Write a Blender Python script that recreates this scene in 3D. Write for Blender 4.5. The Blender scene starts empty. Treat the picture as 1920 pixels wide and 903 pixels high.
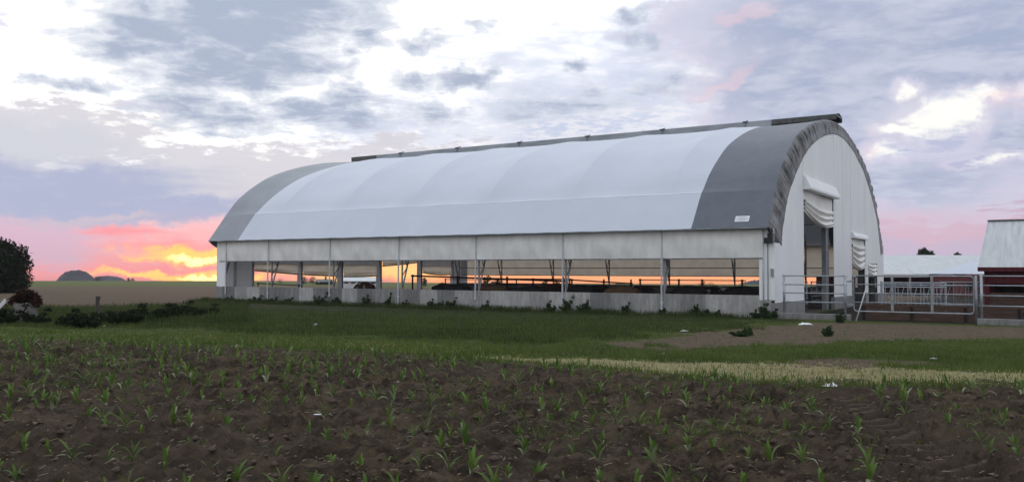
import bpy, math, random
import numpy as np
from mathutils import Matrix, Vector
random.seed(7); rng = np.random.default_rng(7)
sc = bpy.context.scene; COL = sc.collection
PI = math.pi
# ------------------------------------------------------------------ camera model (fitted to the photograph)
FPX, PITCH, ROLL, H = 1641.163, 0.036159, 0.003445, 2.03
P0 = np.array([7.32815, 42.702905]); AZ = 1.0081714
DV = np.array([-math.sin(AZ), math.cos(AZ)]); NV = np.array([math.cos(AZ), math.sin(AZ)])
def sm(x): x = np.clip(x, 0, 1); return x*x*(3-2*x)
def tu(x, y):
    return DV[0]*(x-P0[0])+DV[1]*(y-P0[1]), NV[0]*(x-P0[0])+NV[1]*(y-P0[1])
def base_h(x, y):
    x = np.asarray(x, float); y = np.asarray(y, float)
    t, u = tu(x, y); r = np.sqrt(x*x+y*y)
    g = .4*sm((-3-u)/20) - 1.15*sm((r-60)/240) - .016*np.maximum(r-300, 0)**1.0*sm((r-300)/120)
    g = g - .75*sm((r-60)/200)*sm((x/np.maximum(y, 1)+.30)/.25)*(y > 0)
    return g
def ray(px, py):
    cr, sr = math.cos(ROLL), math.sin(ROLL); dx, dy = px-960, py-451.5
    a = cr*dx+sr*dy; b = -sr*dx+cr*dy; cp, sp = math.cos(PITCH), math.sin(PITCH)
    return np.array([a/FPX, cp+b/FPX*sp, sp-b/FPX*cp])
def ground_at(px, py):
    v = ray(px, py); z = 0.
    for _ in range(40):
        s = (z-H)/v[2]; z = .5*z+.5*float(base_h(s*v[0], s*v[1]))
    return s*v[0], s*v[1]
def at_dist(px, Y):
    v = ray(px, 510); return v[0]/v[1]*Y, Y
# ------------------------------------------------------------------ object helpers
def tag(o, label=None, cat=None, group=None, kind=None):
    if label: o['label'] = label
    if cat: o['category'] = cat
    if group: o['group'] = group
    if kind: o['kind'] = kind
    return o
def empty(name, loc=(0,0,0), rz=0., label=None, cat=None, group=None):
    o = bpy.data.objects.new(name, None); COL.objects.link(o)
    o.location = loc; o.rotation_euler = (0,0,rz); o.empty_display_size = .2
    return tag(o, label, cat, group)
class MB:
    def __init__(s): s.v = []; s.f = []; s.m = []; s.mi = 0
    def add(s, vs, fs):
        n = len(s.v); s.v += [tuple(map(float, p)) for p in vs]
        s.f += [tuple(i+n for i in f) for f in fs]; s.m += [s.mi]*len(fs)
    def box(s, a, b, c=None):
        x0,y0,z0 = a; x1,y1,z1 = b
        s.add([(x0,y0,z0),(x1,y0,z0),(x1,y1,z0),(x0,y1,z0),(x0,y0,z1),(x1,y0,z1),(x1,y1,z1),(x0,y1,z1)],
              [(3,2,1,0),(4,5,6,7),(0,1,5,4),(1,2,6,5),(2,3,7,6),(3,0,4,7)])
    def prism(s, pts, y0, y1):      # pts in (x,z), extruded along y
        n = len(pts)
        s.add([(p[0],y0,p[1]) for p in pts]+[(p[0],y1,p[1]) for p in pts],
              [tuple(range(n)), tuple(range(2*n-1,n-1,-1))]+[(i,i+n,(i+1)%n+n,(i+1)%n) for i in range(n)])
    def tube(s, pts, r, k=8, r2=None):
        pts = [Vector(p) for p in pts]; n = len(pts); vs = []; fs = []
        for i, p in enumerate(pts):
            t = (pts[min(i+1,n-1)]-pts[max(i-1,0)]).normalized()
            a = t.cross(Vector((0,0,1)));  a = a if a.length > .05 else t.cross(Vector((0,1,0)))
            a.normalize(); b = t.cross(a)
            rr = r if r2 is None else r+(r2-r)*i/(n-1)
            for j in range(k):
                an = 2*PI*j/k+PI/k; vs.append(p+(a*math.cos(an)+b*math.sin(an))*rr)
        for i in range(n-1):
            for j in range(k):
                fs.append((i*k+j, i*k+(j+1)%k, (i+1)*k+(j+1)%k, (i+1)*k+j))
        fs.append(tuple(range(k-1,-1,-1))); fs.append(tuple((n-1)*k+j for j in range(k)))
        s.add(vs, fs)
    def sheet(s, grid):             # grid[i][j] of points
        ni, nj = len(grid), len(grid[0])
        s.add([p for row in grid for p in row],
              [(i*nj+j, i*nj+j+1, (i+1)*nj+j+1, (i+1)*nj+j) for i in range(ni-1) for j in range(nj-1)])
    def blob(s, c, rx, ry, rz, n=10, m=7, jit=.15):
        vs = []; fs = []; R = random.Random(len(s.v)+3)
        for i in range(m+1):
            for j in range(n):
                th = PI*i/m; ph = 2*PI*j/n; q = 1+R.uniform(-jit,jit)
                vs.append((c[0]+rx*q*math.sin(th)*math.cos(ph), c[1]+ry*q*math.sin(th)*math.sin(ph), c[2]+rz*q*math.cos(th)))
        for i in range(m):
            for j in range(n): fs.append((i*n+j, (i+1)*n+j, (i+1)*n+(j+1)%n, i*n+(j+1)%n))
        s.add(vs, fs)
    def build(s, name, mat, parent=None, smooth=False, bevel=0):
        me = bpy.data.meshes.new(name); me.from_pydata(s.v, [], s.f)
        for q in (mat if isinstance(mat, (list, tuple)) else [mat]): me.materials.append(q)
        if any(s.m): me.polygons.foreach_set('material_index', s.m)
        if smooth: me.polygons.foreach_set('use_smooth', [True]*len(s.f))
        me.update(); o = bpy.data.objects.new(name, me); COL.objects.link(o)
        if parent: o.parent = parent
        if bevel:
            b = o.modifiers.new('bevel', 'BEVEL'); b.width = bevel; b.segments = 2; b.limit_method = 'ANGLE'
        return o
def np_mesh(name, V, F, mat, tint=None, smooth=False, parent=None):   # fast path: F (n,k) int array
    me = bpy.data.meshes.new(name); n, k = F.shape
    me.vertices.add(len(V)); me.vertices.foreach_set('co', np.ascontiguousarray(V, dtype=np.float32).ravel())
    me.loops.add(n*k); me.loops.foreach_set('vertex_index', F.astype(np.int32).ravel())
    me.polygons.add(n); me.polygons.foreach_set('loop_start', np.arange(0, n*k, k, dtype=np.int32))
    me.polygons.foreach_set('loop_total', np.full(n, k, dtype=np.int32))
    if smooth: me.polygons.foreach_set('use_smooth', np.ones(n, dtype=bool))
    me.update(calc_edges=True)
    for nm, arr in (tint or {}).items():
        at = me.attributes.new(nm, 'FLOAT', 'POINT'); at.data.foreach_set('value', arr.astype(np.float32))
    me.materials.append(mat); me.validate()
    o = bpy.data.objects.new(name, me); COL.objects.link(o)
    if parent: o.parent = parent
    return o
# value noise in numpy
_perm = rng.random((256, 256))
def vnoise(x, y):
    xi = np.floor(x).astype(int); yi = np.floor(y).astype(int); fx = sm(x-xi); fy = sm(y-yi)
    g = lambda a, b: _perm[a % 256, b % 256]
    return (g(xi,yi)*(1-fx)+g(xi+1,yi)*fx)*(1-fy)+(g(xi,yi+1)*(1-fx)+g(xi+1,yi+1)*fx)*fy
def fbm(x, y, o=4):
    s = 0; a = .5; t = 0
    for i in range(o): s = s+a*vnoise(x*2**i+17.3*i, y*2**i+9.1*i); t += a; a *= .5
    return s/t-.5
# ------------------------------------------------------------------ node helpers
class NT:
    def __init__(s, nt): s.nt = nt; nt.nodes.clear()
    def n(s, typ, **kw):
        nd = s.nt.nodes.new(typ)
        for k, v in kw.items(): setattr(nd, k, v)
        return nd
    def put(s, sock, v):
        if hasattr(v, 'node') or isinstance(v, bpy.types.NodeSocket): s.nt.links.new(v, sock)
        elif v is not None: sock.default_value = v
    def m(s, op, a, b=None, c=None, clamp=False):
        nd = s.n('ShaderNodeMath', operation=op, use_clamp=clamp)
        for i, v in enumerate((a, b, c)):
            if v is not None: s.put(nd.inputs[i], v)
        return nd.outputs[0]
    def vm(s, op, a, b=None):
        nd = s.n('ShaderNodeVectorMath', operation=op); s.put(nd.inputs[0], a)
        if b is not None: s.put(nd.inputs[1], b)
        return nd.outputs['Value'] if op in ('LENGTH', 'DOT_PRODUCT') else nd.outputs[0]
    def mr(s, v, a, b, c=0., d=1., smooth=True):
        nd = s.n('ShaderNodeMapRange', interpolation_type='SMOOTHSTEP' if smooth else 'LINEAR'); nd.clamp = True
        for i, q in enumerate((v, a, b, c, d)): s.put(nd.inputs[i], q)
        return nd.outputs[0]
    def noise(s, vec, scale, detail=4, rough=.55, dist=0., dim='3D'):
        nd = s.n('ShaderNodeTexNoise', noise_dimensions=dim)
        if vec is not None: s.put(nd.inputs['Vector'], vec)
        nd.inputs['Scale'].default_value = scale; nd.inputs['Detail'].default_value = detail
        nd.inputs['Roughness'].default_value = rough; nd.inputs['Distortion'].default_value = dist
        return nd.outputs['Fac']
    def mix(s, f, a, b, mode='MIX'):
        nd = s.n('ShaderNodeMix', data_type='RGBA', blend_type=mode)
        s.put(nd.inputs[0], f)
        for i, v in ((6, a), (7, b)): s.put(nd.inputs[i], (*v, 1) if isinstance(v, tuple) and len(v) == 3 else v)
        return nd.outputs[2]
    def comb(s, x, y, z):
        nd = s.n('ShaderNodeCombineXYZ')
        for i, v in enumerate((x, y, z)): s.put(nd.inputs[i], v)
        return nd.outputs[0]
    def sep(s, v):
        nd = s.n('ShaderNodeSeparateXYZ'); s.put(nd.inputs[0], v); return nd.outputs
    def attr(s, name): return s.n('ShaderNodeAttribute', attribute_name=name).outputs['Fac']
def mat(name, col, rough=.7, metal=0., var=.15, scale=3., col2=None, bump=0., bscale=20., coord='Object', transl=0., spec=.3, stretch=(1,1,1), tcol=None):
    m = bpy.data.materials.new(name); m.use_nodes = True; N = NT(m.node_tree)
    tc = N.n('ShaderNodeTexCoord').outputs[coord]; v = N.vm('MULTIPLY', tc, tuple(stretch))
    f = N.mr(N.noise(v, scale, 5, .6), .3, .7)
    c2 = col2 or tuple(c*(1-var*2) for c in col); c1 = tuple(min(.95, c*(1+var*.5)) for c in col) if not col2 else col
    c = N.mix(f, c1, c2)
    p = N.n('ShaderNodeBsdfPrincipled'); N.put(p.inputs['Base Color'], c)
    p.inputs['Roughness'].default_value = rough; p.inputs['Metallic'].default_value = metal
    p.inputs['Specular IOR Level'].default_value = spec
    if bump:
        b = N.n('ShaderNodeBump'); b.inputs['Strength'].default_value = bump; b.inputs['Distance'].default_value = .02
        N.put(b.inputs['Height'], N.noise(v, bscale, 5, .6)); N.put(p.inputs['Normal'], b.outputs[0])
    out = N.n('ShaderNodeOutputMaterial'); sh = p.outputs[0]
    if transl:
        t = N.n('ShaderNodeBsdfTranslucent'); N.put(t.inputs[0], (*tcol, 1) if tcol else c)
        mx = N.n('ShaderNodeMixShader'); mx.inputs[0].default_value = transl
        N.put(mx.inputs[1], sh); N.put(mx.inputs[2], t.outputs[0]); sh = mx.outputs[0]
    N.put(out.inputs[0], sh); return m
M = dict(
 white=mat('white_roof_fabric', (.545,.58,.655), .5, var=.02, scale=.5, transl=.06, spec=.35, bump=.03, bscale=60),
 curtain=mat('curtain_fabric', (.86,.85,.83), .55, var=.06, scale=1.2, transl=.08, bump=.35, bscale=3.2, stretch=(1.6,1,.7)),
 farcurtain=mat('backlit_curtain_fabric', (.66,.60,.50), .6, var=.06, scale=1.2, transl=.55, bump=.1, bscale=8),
 gable=mat('gable_fabric', (.85,.86,.88), .55, var=.03, scale=.8, transl=.10, bump=.05, bscale=10, stretch=(1,1,.3)),
 dark=mat('grey_roof_fabric', (.115,.13,.155), .5, var=.05, scale=1.6, transl=.02, bump=.05, bscale=50, spec=.3),
 light=mat('pale_grey_roof_fabric', (.27,.29,.32), .5, var=.05, scale=.6, transl=.05, spec=.3),
 flap=mat('wrinkled_flap_fabric', (.20,.20,.21), .5, col2=(.05,.05,.054), scale=1.6, bump=.1, bscale=12),
 seam=mat('weld_seam', (.72,.75,.80), .5, var=.03, transl=.03),
 ventcap=mat('ridge_vent_cover', (.30,.32,.34), .5, var=.15, scale=1.5, stretch=(.3,1,1)),
 steel=mat('galvanised_steel', (.30,.32,.34), .45, metal=.6, var=.15, scale=6),
 pipe=mat('gate_pipe', (.36,.39,.43), .4, metal=.55, var=.12, scale=5),
 post=mat('white_post', (.52,.54,.57), .5, var=.1, scale=5),
 darksteel=mat('dark_steel', (.12,.125,.12), .55, metal=.3, var=.2, scale=6),
 rust=mat('rusty_pipe', (.09,.05,.035), .75, var=.3, scale=7),
 black=mat('black_plastic', (.02,.02,.022), .5, var=.2),
 floor=mat('barn_floor', (.06,.05,.04), .95, var=.3, scale=.8, bump=.4, bscale=5),
 red=mat('red_siding', (.10,.012,.018), .7, var=.25, scale=2, stretch=(6,6,.4)),
 shadeint=mat('shade_and_dark_boards', (.03,.025,.022), .9, var=.3, scale=3),  # near-black: shade of open interiors put into the colour; plain dark parts use it too
 boards=mat('brown_boards', (.11,.065,.045), .85, col2=(.05,.035,.028), scale=2.5, bump=.3, stretch=(.4,.4,6)),
 wood=mat('weathered_wood', (.09,.08,.07), .9, var=.3, scale=4, bump=.4, stretch=(6,6,.6)),
 trim=mat('white_trim', (.55,.55,.56), .6, var=.1),
 bag=mat('white_litter', (.7,.72,.74), .6, var=.1, scale=9),
 stone=mat('grey_stump', (.17,.155,.15), .95, col2=(.08,.07,.07), scale=6, bump=.8, bscale=12),
 bark=mat('bark', (.05,.04,.033), .95, var=.3, scale=6, bump=.5),
)
def leafmat(name, c1, c2, rough=.7, transl=.25, sc_=6.):
    m = bpy.data.materials.new(name); m.use_nodes = True; N = NT(m.node_tree)
    pos = N.n('ShaderNodeNewGeometry').outputs['Position']
    f = N.mr(N.noise(pos, sc_, 3, .6), .3, .7)
    f = N.m('ADD', N.m('MULTIPLY', f, .5), N.m('MULTIPLY', N.attr('tint'), .6), clamp=True)
    c = N.mix(f, c1, c2); p = N.n('ShaderNodeBsdfPrincipled'); N.put(p.inputs['Base Color'], c)
    p.inputs['Roughness'].default_value = rough; p.inputs['Specular IOR Level'].default_value = .12
    t = N.n('ShaderNodeBsdfTranslucent'); N.put(t.inputs[0], c)
    mx = N.n('ShaderNodeMixShader'); mx.inputs[0].default_value = transl
    N.put(mx.inputs[1], p.outputs[0]); N.put(mx.inputs[2], t.outputs[0])
    o = N.n('ShaderNodeOutputMaterial'); N.put(o.inputs[0], mx.outputs[0]); return m
M['leaf'] = leafmat('dark_leaves', (.008,.014,.007), (.02,.03,.012))
M['weed'] = leafmat('weed_leaves', (.020,.038,.016), (.045,.075,.028))
M['farleaf'] = leafmat('far_leaves', (.02,.03,.02), (.04,.055,.035))
M['rustleaf'] = leafmat('rusty_leaves', (.020,.012,.009), (.050,.024,.016))
M['grass'] = leafmat('grass_blades', (.04,.08,.014), (.125,.155,.04), sc_=.5)
M['tallgrass'] = leafmat('tall_grass_blades', (.022,.042,.012), (.085,.10,.035), sc_=.35)
M['mown'] = leafmat('mown_blades', (.13,.165,.03), (.30,.32,.09), sc_=.5)
M['residue'] = leafmat('straw_residue', (.12,.10,.06), (.26,.22,.14), sc_=3., transl=.0)
M['straw'] = leafmat('straw_blades', (.30,.27,.13), (.50,.45,.26), sc_=.8, transl=.1)
M['corn'] = leafmat('corn_leaves', (.048,.10,.018), (.15,.215,.05), rough=.5, sc_=3.)
M['cornpale'] = leafmat('pale_corn_leaves', (.16,.20,.09), (.34,.36,.24), rough=.55, sc_=3.)
# concrete with vertical form panels of different tone
def concrete(name, along=True):
    m = bpy.data.materials.new(name); m.use_nodes = True; N = NT(m.node_tree)
    tc = N.n('ShaderNodeTexCoord').outputs['Object']; s = N.sep(tc)
    cell = N.m('FLOOR', N.m('MULTIPLY', N.m('ADD', s[0], 100.3), 1/1.22))
    wn = N.n('ShaderNodeTexWhiteNoise', noise_dimensions='1D'); N.put(wn.inputs['W'], cell)
    pan = N.m('POWER', wn.outputs['Value'], 1.3)
    a = N.mix(pan, (.18,.175,.175), (.46,.45,.435)) if along else N.mix(.6, (.2,.2,.2), (.27,.265,.265))
    st = N.mr(N.noise(N.vm('MULTIPLY', tc, (3.,3.,.6)), 1.6, 6, .65), .35, .75, .74, 1.12)
    fine = N.mr(N.noise(tc, 14, 5, .7), .3, .7, .88, 1.08)
    c = N.mix(1., a, N.comb(N.m('MULTIPLY', st, fine), N.m('MULTIPLY', st, fine), N.m('MULTIPLY', st, fine)), 'MULTIPLY')
    low = N.mr(N.m('ADD', s[2], N.m('MULTIPLY', N.noise(tc, 2.5, 4), .5)), .2, .6, .4, 0.)
    c = N.mix(low, c, (.10,.10,.075))      # green dirt splash at the foot
    p = N.n('ShaderNodeBsdfPrincipled'); N.put(p.inputs['Base Color'], c); p.inputs['Roughness'].default_value = .9
    b = N.n('ShaderNodeBump'); b.inputs['Strength'].default_value = .3; b.inputs['Distance'].default_value = .02
    N.put(b.inputs['Height'], N.noise(tc, 18, 6, .7)); N.put(p.inputs['Normal'], b.outputs[0])
    o = N.n('ShaderNodeOutputMaterial'); N.put(o.inputs[0], p.outputs[0]); return m
M['conc'] = concrete('concrete_form_panels'); M['kerb'] = concrete('kerb_concrete', False)
def metal_roof(name, col):
    m = bpy.data.materials.new(name); m.use_nodes = True; N = NT(m.node_tree)
    tc = N.n('ShaderNodeTexCoord').outputs['Object']; s = N.sep(tc)
    w = N.m('ABSOLUTE', N.m('SUBTRACT', N.m('FRACT', N.m('MULTIPLY', s[0], 3.3)), .5))
    st = N.mr(N.noise(N.vm('MULTIPLY', tc, (3,.4,.4)), 1.5, 5, .6), .3, .75, 1.05, .8)
    c = N.mix(1., col, N.comb(st, st, st), 'MULTIPLY')
    p = N.n('ShaderNodeBsdfPrincipled'); N.put(p.inputs['Base Color'], c)
    p.inputs['Roughness'].default_value = .42; p.inputs['Metallic'].default_value = .15
    b = N.n('ShaderNodeBump'); b.inputs['Strength'].default_value = .8; b.inputs['Distance'].default_value = .03
    N.put(b.inputs['Height'], N.mr(w, .3, .5)); N.put(p.inputs['Normal'], b.outputs[0])
    o = N.n('ShaderNodeOutputMaterial'); N.put(o.inputs[0], p.outputs[0]); return m
M['tin'] = metal_roof('ribbed_white_roofing', (.48,.50,.51)); M['tin2'] = metal_roof('ribbed_pale_blue_roofing', (.45,.50,.57))

# ------------------------------------------------------------------ world: Nishita sky and clouds in direction space
def build_world():
    w = bpy.data.worlds.new('World'); sc.world = w; w.use_nodes = True; N = NT(w.node_tree)
    d = N.n('ShaderNodeTexCoord').outputs['Generated']; X, Y, Z = N.sep(d)
    A = N.m('ARCTAN2', X, Y); E = N.m('ARCSINE', Z)
    # cloud-sheet coordinates (a flat layer overhead seen in perspective)
    k = N.m('DIVIDE', 1., N.m('ADD', N.m('MAXIMUM', Z, 0.), .10))
    q = N.comb(N.m('MULTIPLY', X, k), N.m('MULTIPLY', Y, k), 0.)
    n1 = N.noise(q, 2.2, 8, .6, .2); n2 = N.noise(N.vm('ADD', q, (5.2,1.3,.7)), 5.5, 7, .6, .3)
    n3 = N.noise(N.vm('ADD', q, (1.7,9.2,3.1)), 1.1, 6, .55); n4 = N.noise(N.vm('ADD', q, (8.7,2.2,3.1)), 14, 5, .6)
    ang = N.comb(A, N.m('MULTIPLY', E, 1.), 0.)
    w1 = N.m('MULTIPLY', N.m('SUBTRACT', N.noise(ang, 14, 6, .62), .5), .085)
    w2 = N.m('MULTIPLY', N.m('SUBTRACT', N.noise(N.vm('ADD', ang, (3.3,7.7,0.)), 18, 6, .62), .5), .05)
    P = N.vm('ADD', ang, N.comb(w1, w2, 0.))
    def ae(px, py):
        v = ray(px, py); v = v/np.linalg.norm(v); return math.atan2(v[0], v[1]), math.asin(v[2])
    def blob(px, py, rx, ry, tilt=0.):
        a, e = ae(px, py); s = N.vm('SUBTRACT', P, (a, e, 0.))
        if tilt:
            r = N.n('ShaderNodeVectorRotate', rotation_type='Z_AXIS'); N.put(r.inputs['Vector'], s); r.inputs['Angle'].default_value = math.radians(tilt); s = r.outputs[0]
        s = N.vm('MULTIPLY', s, (FPX/rx, FPX/ry, 0.)); return N.mr(N.vm('LENGTH', s), 1.0, 0.)
    def field(bl):
        tot = None
        for b in bl:
            g = N.m('MULTIPLY', blob(*b[:4], *(b[5:6])), b[4]); tot = g if tot is None else N.m('MAXIMUM', tot, g)
        return tot
    # clear sky
    sky = N.n('ShaderNodeTexSky', sky_type='NISHITA'); sky.sun_disc = False
    sky.sun_elevation = math.radians(3.); sky.sun_rotation = math.radians(-19.5); sky.altitude = 300
    sky.air_density = 1.2; sky.dust_density = 2.5; sky.ozone_density = 1.5
    nish = N.mix(1., sky.outputs[0], (.008,.008,.008), 'MULTIPLY')
    def ramp(fac, stops):
        r = N.n('ShaderNodeValToRGB'); cr = r.color_ramp; N.put(r.inputs[0], fac)
        while len(cr.elements) < len(stops): cr.elements.new(.5)
        for e_, (p_, c_) in zip(cr.elements, stops): e_.position = p_; e_.color = (*c_, 1)
        return r.outputs[0]
    wE = N.m('ADD', E, N.m('MULTIPLY', w2, .5)); f = N.m('DIVIDE', wE, .35)
    left = ramp(f, [(0,(.86,.25,.27)),(.05,(.78,.30,.36)),(.12,(.66,.34,.46)),(.2,(.55,.40,.55)),(.30,(.62,.58,.66)),(.40,(.95,.90,.86)),(.6,(1.25,1.25,1.23)),(1,(1.1,1.2,1.3))])
    right = ramp(f, [(0,(.62,.36,.44)),(.10,(.60,.40,.50)),(.18,(.53,.40,.52)),(.28,(.45,.45,.62)),(.45,(.46,.50,.66)),(.65,(.62,.66,.78)),(1,(.85,.9,1.0))])
    mid = ramp(f, [(0,(1.2,.42,.20)),(.08,(1.1,.45,.25)),(.2,(.8,.55,.5)),(.4,(.72,.70,.78)),(.6,(.82,.84,.92)),(1,(1.05,1.1,1.2))])
    wA = N.m('ADD', A, N.m('MULTIPLY', w1, .8))
    c = N.mix(N.mr(wA, -.22, .05), left, mid); c = N.mix(N.mr(wA, .22, .40), c, right)
    c = N.mix(N.mr(wA, .6, 1.1), c, N.mix(N.mr(E, 0., .9), (.80,.82,.88), (.86,.92,1.02)))
    c = N.mix(N.mr(wA, -.7, -1.2), c, N.mix(N.mr(E, 0., .9), (.80,.81,.87), (.86,.93,1.02)))
    c = N.mix(1., c, nish, 'ADD')
    # broad bright field at the upper left / centre
    br = field([(60,60,560,420,1.),(560,170,560,300,1.),(330,290,420,130,.9,-14),(0,230,400,150,1.),(750,40,420,200,1.),(1010,40,260,90,.8)])
    c = N.mix(N.m('MULTIPLY', br, 1.25, clamp=True), c, (1.12,1.11,1.09))
    def over(c, dens, col, lo, hi, op=1.): return N.mix(N.m('MULTIPLY', N.mr(dens, lo, hi), op), c, col)
    nz = lambda b, n, amt: N.m('ADD', b, N.m('MULTIPLY', N.m('SUBTRACT', n, .5), amt))
    # thin veil, centre and right
    veil = field([(1150,240,620,220,1.),(1000,110,420,120,.55),(1330,130,420,220,1.),(760,230,420,110,.8),(1500,330,500,130,.8)])
    veil = N.m('MULTIPLY', veil, N.mr(E, .035, .10))
    c = over(c, nz(veil, n2, 2.0), (.66,.70,.82), .15, .75, .8)
    c = over(c, nz(veil, n1, 2.0), (.50,.56,.72), .55, 1.0, .75)
    c = over(c, nz(veil, n4, 2.0), (.86,.84,.86), .75, 1.1, .6)
    # mottled bank (left middle) with bright gaps
    bank = field([(0,270,470,120,1.,-8),(300,335,420,95,1.,-12),(560,330,420,100,1.,-4),(760,290,340,70,.7)])
    c = over(c, nz(bank, N.noise(N.vm('MULTIPLY', ang, (1.,3.4,1.)), 26, 7, .65), 1.9), (.62,.60,.65), .30, .62, .9)
    c = over(c, field([(40,265,330,75,1.)]), (.58,.60,.67), .2, .8, .7)
    # grey-blue cumulus
    cu = field([(300,45,240,110,.9),(430,50,290,140,1.),(560,10,300,110,1.),(440,125,300,80,.95),(240,75,200,60,.75),(540,100,200,80,.8),
                (330,180,140,60,.8),(415,222,230,55,.85),(570,210,180,60,.8),(640,185,130,50,.75),(350,155,120,45,.7),(610,125,120,45,.65),
                (700,80,110,40,.75),(790,75,80,36,.75),(870,152,90,38,.95),(908,146,60,30,.85),(780,148,120,30,.7),(655,95,50,24,.7),
                (1190,45,42,50,.85),(1195,80,50,40,.8),(1085,120,60,24,.85),(820,218,100,34,.8),(680,218,130,45,.8),(1330,90,60,55,.7),
                (130,158,170,26,.75),(900,45,60,20,.6),(1010,205,180,50,.65),(1250,160,120,50,.6),(1120,190,160,50,.6),(1790,224,44,22,1.),(1720,182,26,26,1.)])
    c = over(c, nz(cu, n2, 1.5), (.62,.66,.75), .14, .46, .75)
    c = over(c, nz(cu, n2, 1.5), (.35,.41,.54), .36, .90, .9)
    # big soft bank upper right
    big = field([(1560,40,460,190,1.),(1800,80,440,200,1.1),(1480,170,290,180,1.),(1640,210,240,160,.95),(1560,260,280,130,.9),(1900,250,140,140,1.),(1740,340,260,110,.8),(1900,130,260,100,1.),(1620,330,220,110,.8),(1400,60,140,90,.8)])
    d2 = nz(big, n1, .9); d2 = nz(d2, n2, .8)
    hole = field([(1780,215,165,66,1.),(1860,175,110,36,.8),(1660,290,70,40,.6),(1700,170,60,36,.7),(1860,300,120,20,.7),(1690,245,100,30,.9)])
    c = over(c, nz(hole, n2, 1.2), (.95,.93,.89), .18, .85)
    d2 = N.m('SUBTRACT', d2, N.m('MULTIPLY', hole, .9))
    c = over(c, d2, (.62,.60,.72), .12, .34, .8)
    c = over(c, d2, N.mix(N.mr(N.m('ADD', N.m('MULTIPLY', n1, .5), N.m('MULTIPLY', n2, .5)), .40, .60), (.33,.39,.54), (.52,.55,.67)), .26, .80, .9)
    c = over(c, nz(field([(1400,28,120,34,1.,-14),(1370,150,150,26,1.,-24),(1900,175,80,60,.7),(1640,280,40,80,.6)]), n2, 1.2), (.80,.58,.64), .35, .9, .45)
    c = over(c, nz(field([(1700,425,420,60,1.),(1480,440,300,50,.9)]), n1, .6), (.64,.47,.58), .2, .9, .6)
    c = over(c, nz(field([(1760,470,400,34,1.)]), n1, .6), (.52,.47,.62), .2, .9, .7)
    # blue-violet bank over the sunset, far left
    b3 = field([(60,365,460,80,1.,-8),(270,395,380,50,1.,-5),(0,350,300,75,1.)])
    st = N.noise(N.vm('MULTIPLY', ang, (1.,8.,1.)), 10, 7, .62)
    c = over(c, nz(b3, st, .8), (.39,.43,.60), .10, .75, .9)
    c = over(c, nz(field([(130,415,300,18,1.,-5)]), st, .8), (.62,.52,.58), .3, .8, .7)
    # glow of the sun behind the cloud streaks
    c = over(c, nz(field([(40,460,300,80,1.)]), n1, .5), (.60,.44,.58), .2, .9, .75)
    gl = field([(350,476,250,58,1.),(430,508,370,40,1.),(250,440,200,30,.7)])
    c = over(c, nz(gl, st, 1.4), (1.0,.26,.28), .30, 1.15, .9)
    yl = field([(385,478,240,30,1.),(330,517,280,13,1.),(410,512,150,18,1.1),(285,481,150,10,.7)])
    c = over(c, nz(yl, st, 1.1), (1.5,.72,.13), .22, .8)
    c = over(c, nz(field([(375,483,120,14,1.),(395,515,120,12,1.)]), st, .9), (2.1,1.7,.55), .3, .85)
    c = over(c, field([(1130,526,760,34,1.),(1000,512,560,22,1.)]), (1.35,.46,.14), .1, .5, .95)
    # gold in line with the open far end of the barn
    c = over(c, field([(700,505,300,40,1.)]), (1.5,.74,.20), .1, .7, .9)
    below = N.mr(Z, -.002, -.03); c = N.mix(below, c, (.08,.08,.07))
    bg = N.n('ShaderNodeBackground'); N.put(bg.inputs[0], c); bg.inputs[1].default_value = 1.0
    o = N.n('ShaderNodeOutputWorld'); N.put(o.inputs[0], bg.outputs[0])
    w.cycles.sampling_method = 'MANUAL'; w.cycles.sample_map_resolution = 1024
build_world()
sun = bpy.data.lights.new('sun', 'SUN'); so = bpy.data.objects.new('sun', sun); COL.objects.link(so)
sun.energy = .25; sun.angle = math.radians(10); sun.color = (1., .62, .38)
az, el = math.radians(-19.5), math.radians(3.)
so.rotation_euler = Vector((math.sin(az)*math.cos(el), math.cos(az)*math.cos(el), math.sin(el))).to_track_quat('Z', 'Y').to_euler()

# ------------------------------------------------------------------ ground zones (world outlines)
def poly(pts): return np.array([ground_at(*p) for p in pts])
def bl0(x, u): return (P0[0]-DV[0]*x+NV[0]*u, P0[1]-DV[1]*x+NV[1]*u)
def inside(x, y, pg):
    r = np.zeros(x.shape, bool); n = len(pg)
    for i in range(n):
        x0,y0 = pg[i]; x1,y1 = pg[(i+1)%n]
        c = ((y0 > y) != (y1 > y)) & (x < (x1-x0)*(y-y0)/((y1-y0) if y1 != y0 else 1e-9)+x0); r ^= c
    return r
EDGE = np.array([ground_at(*p) for p in [(0,634),(200,640),(480,651),(700,662),(960,678),(1100,690),(1280,704),(1440,714),(1600,717),(1920,719)]])
EDGE = np.vstack([EDGE[0]+(EDGE[0]-EDGE[1])*8, EDGE, EDGE[-1]+(EDGE[-1]-EDGE[-2])*8])
def edge_y(x): return np.interp(x, EDGE[:,0], EDGE[:,1])
STRAW = poly([(880,668),(1100,672),(1280,679),(1440,681),(1560,682),(1650,690),(1780,696),(1960,701),(1960,722),(1700,719),(1440,714),(1280,704),(1100,686),(960,676)])
DIRT = poly([(1080,645),(1230,633),(1330,620),(1450,612),(1530,606),(1600,606),(1960,614),(1960,634),(1700,640),(1450,646),(1200,652)])
DIRT2 = poly([(1480,690),(1560,672),(1680,674),(1700,684),(1600,696)])
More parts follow.
